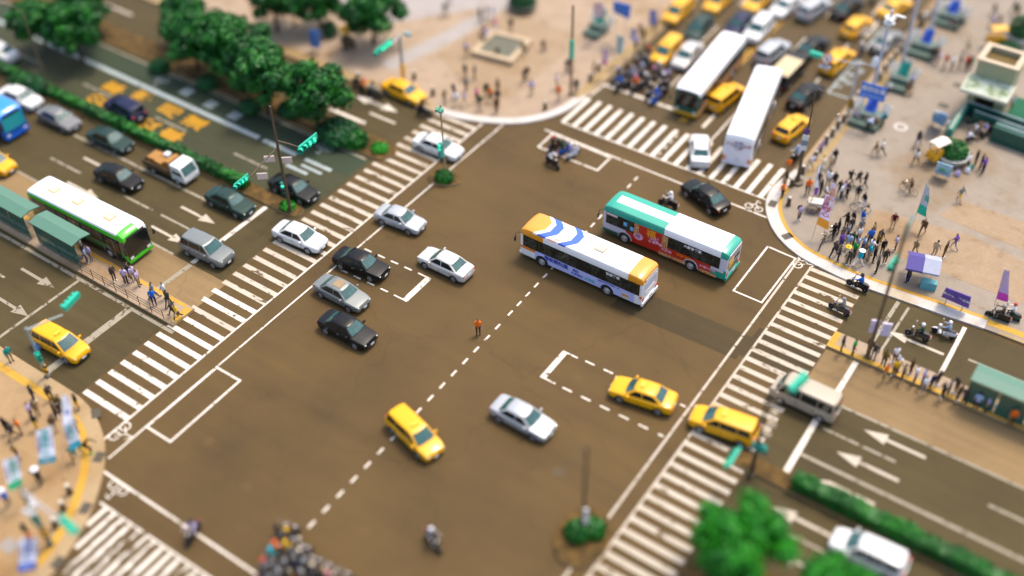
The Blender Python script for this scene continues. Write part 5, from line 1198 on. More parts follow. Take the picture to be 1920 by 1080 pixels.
# poles in the junction
o,w=post('lamp_post','dark pole with bent arm on the bottom planted island','lamp post',(1092,1000),8.6,.13,.07,DSTEEL,.2)
arm(o,w,w+Vector((0,0,8.3)),P(1049,884,8.0),.04,DSTEEL); b=MB(); b.box(P(1046,886,8.0)-w,(.5,.25,.12),0,.5); b.build('luminaire',DSTEEL,o)
b=MB(); b.box((.22,-.1,2.4),(.30,.12,.9),0,.3); b.box((.22,-.1,1.6),(.30,.12,.5),0,.3); b.build('sign_plate',CARP['white'],o)
o,w=post('traffic_light','dark traffic pole with green signals at the lower right median end','traffic light',(1408,890),7.6,.15,.1,mat('pole_brown',(.06,.038,.016),.7),.18)
signal_head(o,P(1376,858,3.0)-w,P(1366,876,3.0)-P(1388,838,3.0),(-.6,-.9,.2),4,None,1.05); signal_head(o,P(1424,838,3.1)-w,(1,.2,0),(.6,-.8,.1),2,mat('signal_teal_dark',(.01,.28,.22),.5),1.1)
arm(o,w,w+Vector((0,0,6.6)),P(1478,735,6.6),.07,DSTEEL); signal_head(o,P(1494,716,6.6)-w,P(1508,702,6.6)-P(1480,730,6.6),(.9,-.4,0),4,None,1.1)
for px,py in ((1452,775),(1447,797),(1437,815)):
    b=MB(); b.box(P(px,py,4.2)-w,(.45,.2,.35)); b.tube([Vector((0,0,(P(px,py,4.2)-w).z)),P(px,py,4.2)-w],.03,5); b.build('camera',mat('camera_tan',(.52,.42,.28),.6),o)
o,w=post('traffic_light','thin pale pole with green signal on the upper planted island','traffic light',(835,332),7.3,.10,.07,mat('pole_tan',(.34,.25,.13),.6),.2)
signal_head(o,Vector((-.05,-.25,3.0)),(0,0,1),(.1,-1,0),4,mat('signal_pale_teal',(.08,.42,.34),.5),.9); signal_head(o,Vector((0,-.1,6.9)),(1,0,0),(0,-1,0),2,mat('signal_pale_teal2',(.10,.42,.27),.5),.8)
o,w=post('traffic_light','brown traffic pole with large green signals at the left median end','traffic light',(545,398),10.4,.15,.09,mat('pole_brown2',(.085,.055,.025),.7),.18)
signal_head(o,P(577,268,7.0)-w,P(604,245,7.0)-P(560,280,7.0),(.5,-.8,0),4,None,1.35); signal_head(o,P(452,340,6.0)-w,P(470,325,6.0)-P(436,352,6.0),(.5,-.8,0),4,None,1.0); signal_head(o,P(532,353,2.0)-w,(0,0,1),(.6,-.8,0),3,SIGD,1.0)
arm(o,w,w+Vector((0,0,7.2)),P(566,278,7.0),.06,DSTEEL); arm(o,w,w+Vector((0,0,6.6)),P(470,330,6.3),.06,DSTEEL)
for px,py in ((505,298),(492,330),(538,300)):
    b=MB(); b.box(P(px,py,5.0)-w,(.8,.1,.55),0,.7); b.build('sign_plate',mat('sign_pale_pink',(.62,.50,.45),.6),o)
o,w=post('traffic_light','very tall pole with green signal on the right bus platform','traffic light',(1626,670),12.4,.14,.09,mat('pole_dark_tan',(.13,.085,.04),.6),.22)
signal_head(o,P(1675,490,8.3)-w,P(1686,476,8.3)-P(1664,504,8.3),(.3,-.9,0),3,None,1.25); arm(o,w,w+Vector((0,0,11.0)),P(1712,405,11.4),.09,mat('signal_blue_green',(.05,.20,.19),.5))
for px,py,m in ((1640,612,'pinkish_plate'),(1662,618,'lilac_plate')):
    b=MB(); b.box(P(px,py,2.6)-w,(.6,.12,1.2),0,.4); b.tube([Vector((0,0,2.7)),P(px,py,2.6)-w],.03,5); b.build('sign_plate',mat(m,(.66,.58,.74),.6),o)
o,w=post('lamp_post','tall brown pole with green sign on the far plaza','lamp post',(1070,177),9.2,.15,.10,mat('pole_brown3',(.26,.16,.085),.6))
b=MB(); b.box((.1,-.2,4.9),(.42,.14,1.9),0,.2); b.build('sign_plate',mat('sign_green',(.05,.50,.32),.5),o)
o,w=post('traffic_light','grey traffic mast with yellow base behind the far plaza taxi','traffic light',(757,152),5.0,.16,.13,mat('pole_steel_blue',(.30,.32,.31),.6))
stripes(o,.2,.5,2.0,STRIPE); arm(o,w,w+Vector((0,0,4.9)),P(735,84,5.0),.06); signal_head(o,P(719,88,5.0)-w,P(736,76,5.0)-P(700,103,5.0),(.4,-.9,0),5,None,1.25)
b=MB(); b.box(P(764,64,5.0)-w,(.7,.3,.3)); b.build('camera',mat('camera_teal',(.2,.36,.36),.5),o)
o,w=post('lamp_post','thin brown lamp post on the hedge median at the upper left','lamp post',(95,176),8.8,.12,.07,mat('pole_brown4',(.10,.08,.035),.6),.18)
b=MB(); b.tube([(0,0,8.6),(-.5,-.2,9.0),(-1.5,-.5,9.1)],.05,6); b.box((-1.7,-.55,9.1),(.7,.3,.12)); b.build('luminaire',DSTEEL,o)
o,w=post('sign_post','orange yellow sign post on the far pavement behind the trees','sign',(553,47),3.4,.10,.08,STRIPE); b=MB(); b.box((0,0,2.2),(.42,.2,1.7)); b.build('sign_plate',STRIPE,o)
# bollards -------------------------------------------------------------------
BOLM=mat('bollard_stone',(.085,.055,.022),.7,0,.25,9); CAPM=mat('bollard_cap',(.58,.50,.38),.6)
pb=Proto(); rb=pb.add(empty('bollard',link=False))
b=MB(); b.lathe([(.20,0),(.20,.06),(.15,.10),(.145,.62),(.17,.66),(.17,.70)],12); pb.add(b.build('shaft',BOLM,smooth=40,link=False),rb)
b=MB(); b.lathe([(.15,.70),(.14,.76),(.08,.80),(0,.81)],12,0,cap=False); pb.add(b.build('cap',CAPM,smooth=50,link=False),rb)
def bollard(px,py,lab,grp,s=1.15):
    w=P(px,py,.15); o=pb.copy(w,0,None,s); o.name='bollard'; tag(o,lab,'bollard',grp,px=(w.x,w.y))
for px,py in ((1478,385),(1483,350),(1504,326),(1528,298),(1537,284),(1548,269),(1560,255),(1570,240),(1581,228),(1598,201),(1607,187),(1616,173),(1649,150),(1658,134),(1668,121),(1677,110),(1687,99),(1694,90),(1712,74),(1729,50),(1738,40),(1746,30)): bollard(px,py,'dark stone bollard in the row along the right plaza kerb','bollards along the right plaza kerb')
for px,py in ((132,925),(120,956),(105,988),(112,770)): bollard(px,py,'dark stone bollard beside the yellow line, lower left','bollards on the lower left corner')
for px,py in ((812,178),(777,148),(1022,205),(1107,152),(1122,132)): bollard(px,py,'tan stone bollard at the far plaza kerb','bollards at the far plaza')
# ------------------------------------------------------------------ flags and signs
def cloth_panel(name,q,thick,mats,bands=None,wave=.0,nu=6,nv=14):
    """q: tl,tr,br,bl world points; returns mesh builder data and the mapping used by its lettering"""
    tl,tr,br,bl=[Vector(p) for p in q]; nrm=(tr-tl).cross(bl-tl).normalized()
    if nrm.dot(EYE-tl)<0: nrm=-nrm
    def at(u,v,off=0):
        p=(tl*(1-u)+tr*u)*(1-v)+(bl*(1-u)+br*u)*v
        return p+nrm*(off+wave*math.sin(v*7+u*2.2)*(0.3+u*.7))
    rows=[]; b=MB()
    for side in (1,-1):
        g=[[at(i/nu,j/nv,side*thick/2) for i in range(nu+1)] for j in range(nv+1)]
        for j in range(nv):
            for i in range(nu):
                v=(j+.5)/nv; mi=0
                for k,(a,c) in enumerate(bands or ()):
                    if a<=v<c: mi=k+1
                b.quad(g[j][i],g[j][i+1],g[j+1][i+1],g[j+1][i],mi)
    return b,at
def panel_text(at,body,cu,cv,h,m,par,tl,tr,bl,thick,bold=.02,spin=0):
    W=(tr-tl).length; H=(bl-tl).length
    def f(x,y):
        if spin: x,y=y,-x
        return at(cu+x/W,cv-y/H,thick/2+.02)
    return lettering(body,h,m,None,par,bold,fn=f)
def flag(label,px,zt,zb,cols,texts,pole='left',wave=.07,cat='flag',group=None,ext=None):
    q=[P(px[0][0],px[0][1],zt),P(px[1][0],px[1][1],zt),P(px[2][0],px[2][1],zb),P(px[3][0],px[3][1],zb)]
    ms=[mat('flag_'+c[0],c[1],.85,0,.06,3) for c in cols]; bands=[c[2] for c in cols[1:]]
    a,c=(q[0],q[3]) if pole=='left' else (q[1],q[2])
    d=(a-c).normalized(); k=(c.z-.15)/d.z if ext is None else ext
    foot=c-d*k
    o=empty('flag',foot); T(o,label,cat,group)
    b,at=cloth_panel('cloth',[v-foot for v in q],.02,ms,bands,wave)
    # shift normals test uses EYE: repeat mapping in local space
    tl,tr,br,bl=[v-foot for v in q]
    nr=(tr-tl).cross(bl-tl).normalized()
    b,at=cloth_local(q,foot,.02,bands,wave); cl=b.build('cloth',ms,o,smooth=60)
    b=MB(); b.tube([(0,0,0),(a-foot)*1.0+d*.15],.022,6); b.build('flagpole',CHROME,o)
    for body,cu,cv,h,m in texts: panel_text(at,body,cu,cv,h,m,cl,tl,tr,bl,.02)
    return o
def cloth_local(q,foot,thick,bands,wave,nu=6,nv=16):
    tl,tr,br,bl=[Vector(p)-foot for p in q]; nrm=(tr-tl).cross(bl-tl).normalized()
    if nrm.dot(EYE-foot-tl)<0: nrm=-nrm
    def at(u,v,off=0):
        p=(tl*(1-u)+tr*u)*(1-v)+(bl*(1-u)+br*u)*v
        return p+nrm*(off+wave*math.sin(v*7+u*2.2)*(0.3+u*.7))
    b=MB()
    for side in (1,-1):
        g=[[at(i/nu,j/nv,side*thick/2) for i in range(nu+1)] for j in range(nv+1)]
        for j in range(nv):
            for i in range(nu):
                v=(j+.5)/nv; mi=0
                for k,(a,c) in enumerate(bands or ()):
                    if a<=v<c: mi=k+1
                b.quad(g[j][i],g[j][i+1],g[j+1][i+1],g[j+1][i],mi)
    return b,at
FW=('white',(.86,.86,.93),None); V1='\n'.join
flag('white flag with cyan lettering and teal hem, second from the corner bollards',((67,809),(97,797),(105,865),(73,872)),3.9,1.5,[FW,('teal',(.02,.34,.42),(.80,1))],[(V1('台灣聯心'),.48,.40,.50,TXT),(V1('守護我們的家園'),.12,.40,.17,TXB),(V1('大家一起來'),.86,.45,.15,TXB),('幸福平安',.5,.90,.16,TXW)])
flag('white flag with green lettering and green hem at the left edge',((3,865),(34,853),(42,908),(18,922)),4.4,2.3,[FW,('green',(.02,.46,.20),(.74,1))],[(V1('台灣聯心'),.55,.38,.40,TXG),(V1('守護我們的家園'),.15,.42,.14,TXV),(V1('大家一起來'),.88,.4,.12,TXG)],pole='right')
flag('white flag with blue lettering and blue hem at the bottom left',((36,1011),(71,1009),(67,1066),(35,1073)),3.6,1.7,[FW,('blue',(.03,.14,.62),(.72,1))],[(V1('台灣聯心'),.50,.36,.42,TXB),(V1('守護我們的家園'),.13,.40,.15,TXV),(V1('大家一起來'),.88,.4,.13,TXB),('幸福平安',.5,.86,.16,TXW)],pole='right')
flag('long narrow white flag drooping from its pole beside the teal hem flag',((116,742),(127,740),(139,790),(117,797)),5.4,3.6,[FW],[(V1('心聯'),.55,.6,.22,TXB)])
flag('white flag with cyan hem hanging below the long narrow flag',((117,797),(139,790),(153,833),(132,846)),3.6,1.4,[FW,('cyan',(.03,.40,.55),(.72,1))],[(V1('台聯心'),.45,.38,.46,TXT),(V1('守護家園'),.12,.4,.17,TXB)])
flag('pink and white flag with red lettering and orange hem facing the curved kerb',((1549,363),(1560,366),(1553,431),(1531,420)),4.0,1.5,[('pinkwhite',(.88,.70,.84),None),('orange',(.85,.33,.02),(.74,1))],[(V1('台灣聯心'),.52,.38,.42,TXR),(V1('守護我們'),.15,.4,.15,TXB),(V1('的家園'),.88,.4,.14,TXR)])
flag('tall pink white flag with orange lettering behind the orange hem flag',((1560,341),(1569,346),(1562,392),(1552,392)),5.2,2.9,[('pinkwhite',(.88,.70,.84),None)],[(V1('台聯心'),.5,.45,.42,TXO),(V1('守護'),.15,.5,.16,TXR)])
flag('slim white flag with violet hem at the curved kerb',((1534,312),(1538,309),(1532,364),(1525,366)),4.6,1.5,[FW,('violet',(.20,.06,.36),(.78,1))],[(V1('台灣聯心'),.5,.4,.22,TXB)])
flag('slim pink flag leaning at the right kerb bollards',((1546,260),(1549,262),(1536,281),(1530,282)),3.2,2.0,[('pink',(.70,.40,.66),None)],[],ext=2.0)
flag('slim lilac flag farther along the right kerb bollards',((1572,215),(1575,217),(1570,229),(1567,229)),3.0,2.0,[('lilac',(.52,.46,.66),None)],[],ext=2.0)
flag('white feather flag with green hem on the right plaza',((1737,345),(1743,351),(1737,407),(1719,398)),4.6,1.6,[('pale',(.52,.58,.66),None),('green2',(.01,.48,.30),(.70,1))],[(V1('台灣'),.75,.42,.30,TXG)])
flag('pink feather flag with magenta hem at the right edge',((1883,506),(1893,507),(1890,566),(1868,560)),4.4,1.4,[('pinkpale',(.62,.44,.68),None),('magenta',(.70,.06,.48),(.72,1))],[])
flag('white pink flag on a green bench block on the far plaza',((1113,5),(1131,5),(1131,32),(1114,32)),4.5,2.3,[('pinkpale2',(.66,.52,.64),None)],[],ext=2.0)
flag('pink flag by the outer kerb of the side street',((1130,93),(1141,93),(1138,122),(1128,121)),3.4,1.5,[('pinkpale3',(.70,.48,.60),None),('rose',(.74,.28,.42),(.70,1))],[])
flag('pale cyan flag by the outer kerb of the side street',((1157,66),(1169,68),(1167,101),(1156,99)),3.4,1.3,[('cyanpale',(.36,.55,.55),None)],[])
flag('white flag nearer the outer taxis by the side street',((1184,52),(1196,55),(1190,76),(1180,73)),3.2,1.8,[('lilacpale',(.50,.46,.60),None)],[])
flag('blue violet flag beside the outer yellow taxi',((1218,18),(1232,18),(1231,47),(1217,45)),3.8,1.8,[('violetblue',(.30,.32,.66),None)],[])
# lettered signboards on posts
def board(name,label,px,zt,zb,m,texts=(),frame_m=STEEL,legs=True,thick=.06,cat='sign',band=None):
    q=[P(px[0][0],px[0][1],zt),P(px[1][0],px[1][1],zt),P(px[2][0],px[2][1],zb),P(px[3][0],px[3][1],zb)]
    mid=(q[2]+q[3])/2; foot=Vector((mid.x,mid.y,.15)); o=empty(name,foot); T(o,label,cat)
    b,at=cloth_local(q,foot,thick,None,0,1,1)
    tl,tr,br,bl=[v-foot for v in q]; nrm=(at(.5,.5,1)-at(.5,.5,0)).normalized()
    b=MB(); v=[p+nrm*thick/2 for p in (tl,tr,br,bl)]+[p-nrm*thick/2 for p in (tl,tr,br,bl)]
    b.add(v,[(0,1,2,3),(4,7,6,5),(0,4,5,1),(1,5,6,2),(2,6,7,3),(3,7,4,0)]); pn=b.build('panel',m,o)
    if legs:
        b=MB()
        for p in ((bl+br*.25)/1.25,(br+bl*.25)/1.25): b.tube([(p.x,p.y,0),(p.x,p.y,p.z+.1)],.04,6)
        b.build('leg',frame_m,o)
    for body,cu,cv,h,mm in texts: panel_text(at,body,cu,cv,h,mm,pn,tl,tr,bl,thick)
    return o
SIGNB=mat('sign_bright_blue',(.03,.17,.66),.5)
board('signboard','bright blue signboard with large white characters over the nearest bench block','x' and ((1617,153),(1664,166),(1657,192),(1611,180)),4.5,3.1,SIGNB,[('認同台灣',.5,.36,.52,TXW),('看見台灣 走向世界',.5,.80,.22,mat('text_pale_blue',(.40,.55,.85),.6))],legs=True)
SKYP=surf('poster_sky',lambda nt,v:ramp(nt,noise(nt,v,.9,3),[(.35,(.03,.26,.70)),(.5,(.25,.48,.80)),(.62,(.66,.74,.84))]),.4)
LANDP=surf('poster_landscape',lambda nt,v:ramp(nt,noise(nt,v,1.3,3),[(.34,(.08,.45,.08)),(.46,(.30,.55,.78)),(.6,(.45,.62,.86)),(.7,(.40,.50,.10))]),.4)
o=board('poster_board','sky blue poster board with dark figures leaning by the stair wall','x' and ((1752,207),(1778,215),(1770,237),(1746,226)),2.6,.5,SKYP,(('人人人人',.5,.48,.34,TXV),))
o=board('poster_board','landscape poster board leaning before the round planter','x' and ((1758,303),(1787,312),(1782,333),(1752,323)),2.0,.45,LANDP,(('美麗台灣',.5,.72,.22,TXB),))
board('signboard','blue signboard on a pole at the far plaza edge','x' and ((1150,2),(1183,10),(1180,36),(1150,22)),4.8,3.0,SIGNB,(('認同台灣',.5,.4,.4,TXW),))
board('banner','violet banner with white writing beside the violet tent','x' and ((1774,539),(1821,557),(1816,578),(1765,556)),2.0,.6,mat('banner_violet',(.13,.065,.36),.7),(('愛心義賣活動',.5,.5,.34,TXW),))
board('signboard','blue and white information sign behind the upper left trees','x' and ((579,57),(600,57),(600,90),(582,88)),2.6,.6,mat('info_blue',(.05,.20,.60),.5),(('資訊',.5,.3,.4,TXW),))
# stepped bench blocks with posters
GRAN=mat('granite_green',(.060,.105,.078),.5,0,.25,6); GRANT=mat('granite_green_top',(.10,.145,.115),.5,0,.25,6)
def bench_block(px,py,lab,poster,sx=2.6,people=None,rz=0.0,tall=False):
    w=P(px,py,.15); o=empty('bench_block',w,rz); T(o,lab,'bench block')
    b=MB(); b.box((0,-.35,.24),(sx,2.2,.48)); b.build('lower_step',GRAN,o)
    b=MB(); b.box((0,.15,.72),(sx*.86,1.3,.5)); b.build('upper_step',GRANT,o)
    b=MB(); b.box((-sx*.47,.75,.95),(.9,.08,1.5),0,M=Matrix.Rotation(.5,3,'Z')@Matrix.Rotation(-.5,3,'X')); b.build('side_board',mat('board_cream',(.74,.66,.54),.6),o)
    b=MB(); b.box((sx*.47,.75,.95),(.9,.08,1.5),0,M=Matrix.Rotation(-.5,3,'Z')@Matrix.Rotation(-.5,3,'X')); b.build('side_board',mat('board_cream',(.74,.66,.54),.6),o)
    b=MB(); b.box((0,.45,1.55),(.95,.08,1.3),0,M=Matrix.Rotation(-.45,3,'X')); pp=b.build('poster',poster,o)
    for xx in (-.28,.28):
        b=MB(); b.box((xx,.80,2.3),(.28,.05,.4)); b.build('poster_clip',CARP['white'],o)
    return o
BLUEP=surf('poster_blue',lambda nt,v:ramp(nt,noise(nt,v,1.1,2),[(.38,(.03,.06,.42)),(.52,(.05,.22,.72)),(.66,(.30,.40,.80))]),.4)
GREENP=surf('poster_green',lambda nt,v:ramp(nt,noise(nt,v,1.6,2),[(.38,(.01,.18,.13)),(.52,(.02,.36,.26)),(.66,(.10,.25,.25))]),.4)
bench_block(1625,228,'green stepped bench block with blue poster, nearest under the blue signboard',BLUEP); bench_block(1686,160,'green stepped bench block with green poster and seated people',GREENP,2.0)
bench_block(1730,98,'green stepped bench block with blue poster beside the queue',BLUEP); bench_block(1779,42,'green bench block ringed by helmeted people near the top edge',BLUEP,2.6); bench_block(1121,60,'small dark green bench block under the white pink flag, far plaza',GREENP,1.8)
# pedestrians' rubbish-bin, stall carts, planters
def planter(px,py,lab,r,bush,h=.75,m=None,z=.15,hh=.8):
    w=P(px,py,z); o=empty('planter',w); T(o,lab,'planter')
    b=MB(); b.lathe([(r*.62,0),(r*.8,.1),(r,h*.8),(r*1.06,h),(r*.9,h),(r*.86,h-.1),(0,h-.1)],20,0,cap=False); b.build('bowl',m or mat('planter_stone',(.50,.50,.47),.7,0,.15,5),o,smooth=40)
    b=MB(); leafball(b,(0,0,h+hh*.35),(r*.88,r*.88,hh),900,.17); b.build('shrub',bush,o)
def leafball(b,c,R,n,s,flat=.0,seed=None,bottom=-.25):
    rg=random.Random(seed if seed is not None else int(abs(c[0]*77+c[1]*31+c[2]*13)*100)+n)
    for _ in range(n):
        while True:
            d=Vector((rg.uniform(-1,1),rg.uniform(-1,1),rg.uniform(bottom,1)))
            if .05<d.length<1: break
        d.normalize(); k=rg.uniform(.72,1.06); p=Vector((c[0]+d.x*R[0]*k,c[1]+d.y*R[1]*k,c[2]+d.z*R[2]*k))
        leafquad(b,p,d,s*rg.uniform(.7,1.3),rg)
def leafquad(b,p,d,s,rg):
    nrm=(d+Vector((rg.uniform(-.7,.7),rg.uniform(-.7,.7),rg.uniform(-.5,.7)))).normalized(); a=nrm.orthogonal().normalized(); t=rg.uniform(0,6.28); c_=nrm.cross(a)
    u=(a*math.cos(t)+c_*math.sin(t)); v=nrm.cross(u)
    b.add([p-u*s,p+v*s*.55,p+u*s,p-v*s*.55],[(0,1,2,3)])
planter(1783,300,'large round stone planter with clipped bright bush beside the yellow cart',1.9*.72,LEAF['hedge'])
planter(1906,80,'tall dark topiary in a planter behind the subway entrance',1.25,LEAF['hedge'],.9,None,.15,1.5)
planter(980,16,'green shrub in a dark planter at the top of the far plaza',1.5,LEAF['dark'],.7,mat('planter_dark',(.09,.11,.08),.8),.15,1.0)
planter(1889,101,'low leafy planter bed beside the subway roof',1.1,LEAF['dark'],.5,mat('planter_dark',(.09,.11,.08),.8),.15,.5)
# square stone planter of the far plaza
w=P(941,94,.15); o=empty('stone_planter',w,rad(8)); T(o,'square stone planter with seat edge on the far plaza','planter')
b=MB(); 
for x,y,sx,sy in ((0,-1.95,4.5,.6),(0,1.95,4.5,.6),(-1.95,0,.6,3.3),(1.95,0,.6,3.3)): b.box((x,y,.27),(sx,sy,.54))
b.build('seat_edge',mat('stone_tan',(.44,.33,.20),.7,0,.15,4),o); b=MB(); b.box((0,0,.20),(3.3,3.3,.4)); b.build('bed',mat('bed_grey_green',(.13,.125,.085),.9,0,.4,3,bump=.5),o)
# vendor carts
YC=mat('cart_yellow',(.74,.36,.01),.5,0,.15,5)
def cart(px,py,rz,lab,top,m,z=.15,s=1.0):
    w=P(px,py,z); o=empty('vendor_cart',w,rad(rz)); T(o,lab,'cart'); o.scale=(s,)*3
    b=MB(); b.box((0,0,.85),(1.5,.95,.7)); b.box((.1,0,1.24),(1.3,.85,.08)); b.build('box',m,o)
    for sd in (1,-1):
        b=MB(); b.tube([(.2+.38*math.cos(t),sd*.56,.40+.38*math.sin(t)) for t in [2*math.pi*k/16 for k in range(17)]],.03,5)
        for k in range(8): b.tube([(.2,sd*.56,.40),(.2+.37*math.cos(k*.785),sd*.56,.40+.37*math.sin(k*.785))],.01,3)
        b.build('wheel',RUBBER,o)
    b=MB(); 
    for x in (-.6,.6):
        for y in (-.4,.4): b.tube([(x,y,1.2),(x,y,2.05)],.025,5)
    b.tube([(-.75,-.35,.8),(-1.4,-.3,.9)],.03,5); b.tube([(-.75,.35,.8),(-1.4,.3,.9)],.03,5); b.build('frame',BLACKP,o)
    b=MB(); b.loft([[Vector((x,y,2.05+zz)) for x,y,zz in ((-.8,-.55,0),(.8,-.55,0),(.8,0,.16),(.8,.55,0),(-.8,.55,0),(-.8,0,.16))],[Vector((x*.9,y*.9,2.12+zz)) for x,y,zz in ((-.8,-.55,0),(.8,-.55,0),(.8,0,.16),(.8,.55,0),(-.8,.55,0),(-.8,0,.16))]]); b.build('canopy',top,o)
cart(1752,303,65,'yellow vendor cart with cream canopy left of the round planter',mat('canopy_cream',(.78,.68,.56),.7),YC); cart(1862,88,40,'yellow vendor cart behind the subway entrance roof',YC,YC)
cart(654,92,-25,'vendor cart with orange canopy at the far plaza kerb',mat('canopy_orange',(.66,.32,.01),.7),mat('cart_brown',(.07,.045,.02),.7))
w=P(1522,394,.15); o=empty('hand_cart',w,rad(20)); T(o,'two wheeled hand cart with white sheet at the curved kerb','cart')
b=MB(); b.box((.2,0,.72),(1.3,.8,.12)); b.box((.2,0,.9),(1.2,.75,.25)); b.build('sheet_load',mat('sheet_cream',(.66,.58,.46),.8,0,.15,5),o)
for sd in (1,-1):
    b=MB(); b.tube([(.45*math.cos(t),sd*.5,.46+.44*math.sin(t)) for t in [2*math.pi*k/18 for k in range(19)]],.03,5)
    for k in range(10): b.tube([(0,sd*.5,.46),(.43*math.cos(k*.628),sd*.5,.46+.43*math.sin(k*.628))],.009,3)
    b.build('wheel',mat('wheel_brown',(.10,.06,.03),.7),o)
b=MB(); b.tube([(.8,.3,.75),(1.6,.3,.6)],.025,5); b.tube([(.8,-.3,.75),(1.6,-.3,.6)],.025,5); b.tube([(-.3,-.4,.9),(-.1,0,1.5),(-.3,.4,.9)],.02,5); b.build('handle',BLACKP,o)
for px,py,m,lab in ((1539,392,'orange','orange bag set down beside the hand cart'),(1818,318,'teal','green bag at the feet of the talking group'),(1794,330,'lilac','lilac bag beside the landscape poster'),(1813,324,'white','white bag at the feet of the talking group')):
    c=CAPS['bag'].copy(); COL.objects.link(c); c.location=P(px,py,.15); c.scale=(1.7,)*3; c.name='bag'; s=c.material_slots[0]; s.link='OBJECT'; s.material=cloth(m); tag(c,lab,'bag',px=(c.location.x,c.location.y))
# tent on the right plaza
w=P(1722,524,.15); o=empty('tent',w,rad(15)); o.scale=(.8,.8,.85); T(o,'small violet and white tent on the right plaza kerb','tent')
b=MB()
for x in (-1.3,1.3):
    for y in (-1.1,1.1): b.tube([(x,y,0),(x,y,2.0)],.035,6)
b.build('frame',CHROME,o)
for k,(x0,x1,m) in enumerate(((-1.5,0,mat('tent_violet',(.075,.055,.24),.7)),(0,1.5,mat('tent_grey_white',(.36,.38,.46),.7)))):
    b=MB(); b.loft([[Vector((x,-1.3,2.0)),Vector((x,0,2.6)),Vector((x,1.3,2.0)),Vector((x,1.3,1.8)),Vector((x,1.27,1.8)),Vector((x,1.27,1.97)),Vector((x,0,2.56)),Vector((x,-1.27,1.97)),Vector((x,-1.27,1.8)),Vector((x,-1.3,1.8))] for x in (x0,x1)]); b.build('canopy',m,o,smooth=30)
b=MB(); b.box((.9,-.9,.4),(1.4,.7,.8)); b.build('table',mat('tent_table_teal',(.10,.34,.38),.7),o)
# ------------------------------------------------------------------ bus shelters
SHT=surf('shelter_roof_green',lambda nt,v:(lambda w:(nt.links.new(v,w.inputs['Vector']),ramp(nt,w.outputs['Fac'],[(.2,(.07,.165,.115)),(.8,(.115,.235,.165))]))[1])((lambda w:(w.inputs['Scale'].__setattr__('default_value',2.2),w)[1])(nt.nodes.new('ShaderNodeTexWave'))),.5)
def shelter(x0,x1,y,lab,z=.22,rail=True,w=1.75,m=None):
    o=empty('bus_shelter',((x0+x1)/2,y,z)); T(o,lab,'bus shelter'); L=x1-x0
    b=MB(); b.loft([[Vector((x,yy,zz)) for yy,zz in ((-w/2,2.5),(0,2.68),(w/2,2.5),(w/2,2.42),(0,2.58),(-w/2,2.42))] for x in (-L/2,L/2)]); b.build('roof',m or SHT,o)
    for x in (-L/2+.3,0,L/2-.3):
        b=MB(); b.tube([(x,-w*.36,0),(x,-w*.36,2.5)],.06,6); b.tube([(x,-w*.36,2.4),(x,w*.4,2.5)],.04,6); b.build('post',mat('shelter_green',(.015,.085,.055),.5),o)
    for i in range(max(1,int(L/2))):
        n=max(1,int(L/2)); xx=-L/2+L*(i+.5)/n; b=MB(); b.box((xx,-w*.40,1.2),(L/n-.14,.05,1.9)); b.build('glass_panel',mat('shelter_glass',(.015,.10,.075),.08,coat=.5),o)
    b=MB(); b.box((0,-.2,.42),(L*.8,.35,.06)); b.build('bench',mat('shelter_bench',(.2,.2,.18),.5),o)
shelter(-34.0,-28.85,-16.28,'green roofed bus shelter beside the lime fronted bus, nearer the crosswalk'); shelter(-46,-34.9,-16.28,'long green roofed bus shelter cut by the left edge')
shelter(31.9,46,8.2,'green roofed bus shelter at the right edge above the queue')
# platform railings
b=MB()
for y,x0,x1,lab in ((-17.25,-28.6,-19.4,'dark railing along the left bus platform'),):
    o=empty('railing',(x0,y,.22)); T(o,lab,'railing'); b=MB(); L=x1-x0
    for k in range(8): b.tube([(L*k/7,0,0),(L*k/7,0,.95)],.03,5)
    for z in (.35,.65,.95): b.tube([(0,0,z),(L,0,z)],.025,5)
    b.build('rails',DSTEEL,o)
# ------------------------------------------------------------------ subway entrance
CONC=mat('entrance_concrete',(.36,.36,.21),.7,0,.12,2,bump=.1); ROOFB=mat('entrance_roof_brown',(.13,.085,.022),.9,0,.35,2.5,bump=.3)
EX,EY=22.35,43.9; o=empty('subway_entrance',(EX,EY,.15)); T(o,'pale olive subway entrance block with brown sunken roof and glass canopy','building')
b=MB(); sx,sy,hz=3.3,3.0,4.9
for x,y,dx,dy in ((0,sy/2-.15,sx,.3),(-sx/2+.15,0,.3,sy-.6),(sx/2-.15,0,.3,sy-.6)): b.box((x,y,hz/2),(dx,dy,hz))
b.box((0,-sy/2+.15,3.95),(sx,.3,hz-3.0)); b.box((-1.3,-sy/2+.15,1.5),(.7,.3,3.0)); b.box((1.2,-sy/2+.15,1.5),(.9,.3,3.0)); b.build('wall',CONC,o)
b=MB(); b.box((0,0,hz-.45),(sx-.6,sy-.6,.12)); b.build('roof',ROOFB,o)
b=MB()
for x,y,dx,dy in ((0,sy/2-.1,sx+.3,.5),(0,-sy/2+.1,sx+.3,.5),(-sx/2+.1,0,.5,sy-.7),(sx/2-.1,0,.5,sy-.7)): b.box((x,y,hz+.08),(dx,dy,.16))
b.build('parapet',mat('parapet_cream',(.50,.40,.27),.7),o)
b=MB(); b.box((.0,-sy/2+.28,1.45),(1.7,.06,2.9)); b.build('door',mat('door_dark',(.03,.017,.008),.6),o)
CAN=surf('canopy_glass_dirty',lambda nt,v:ramp(nt,noise(nt,v,1.2,6,.7),[(.36,(.10,.15,.05)),(.48,(.28,.34,.22)),(.62,(.46,.50,.43))]),.25)
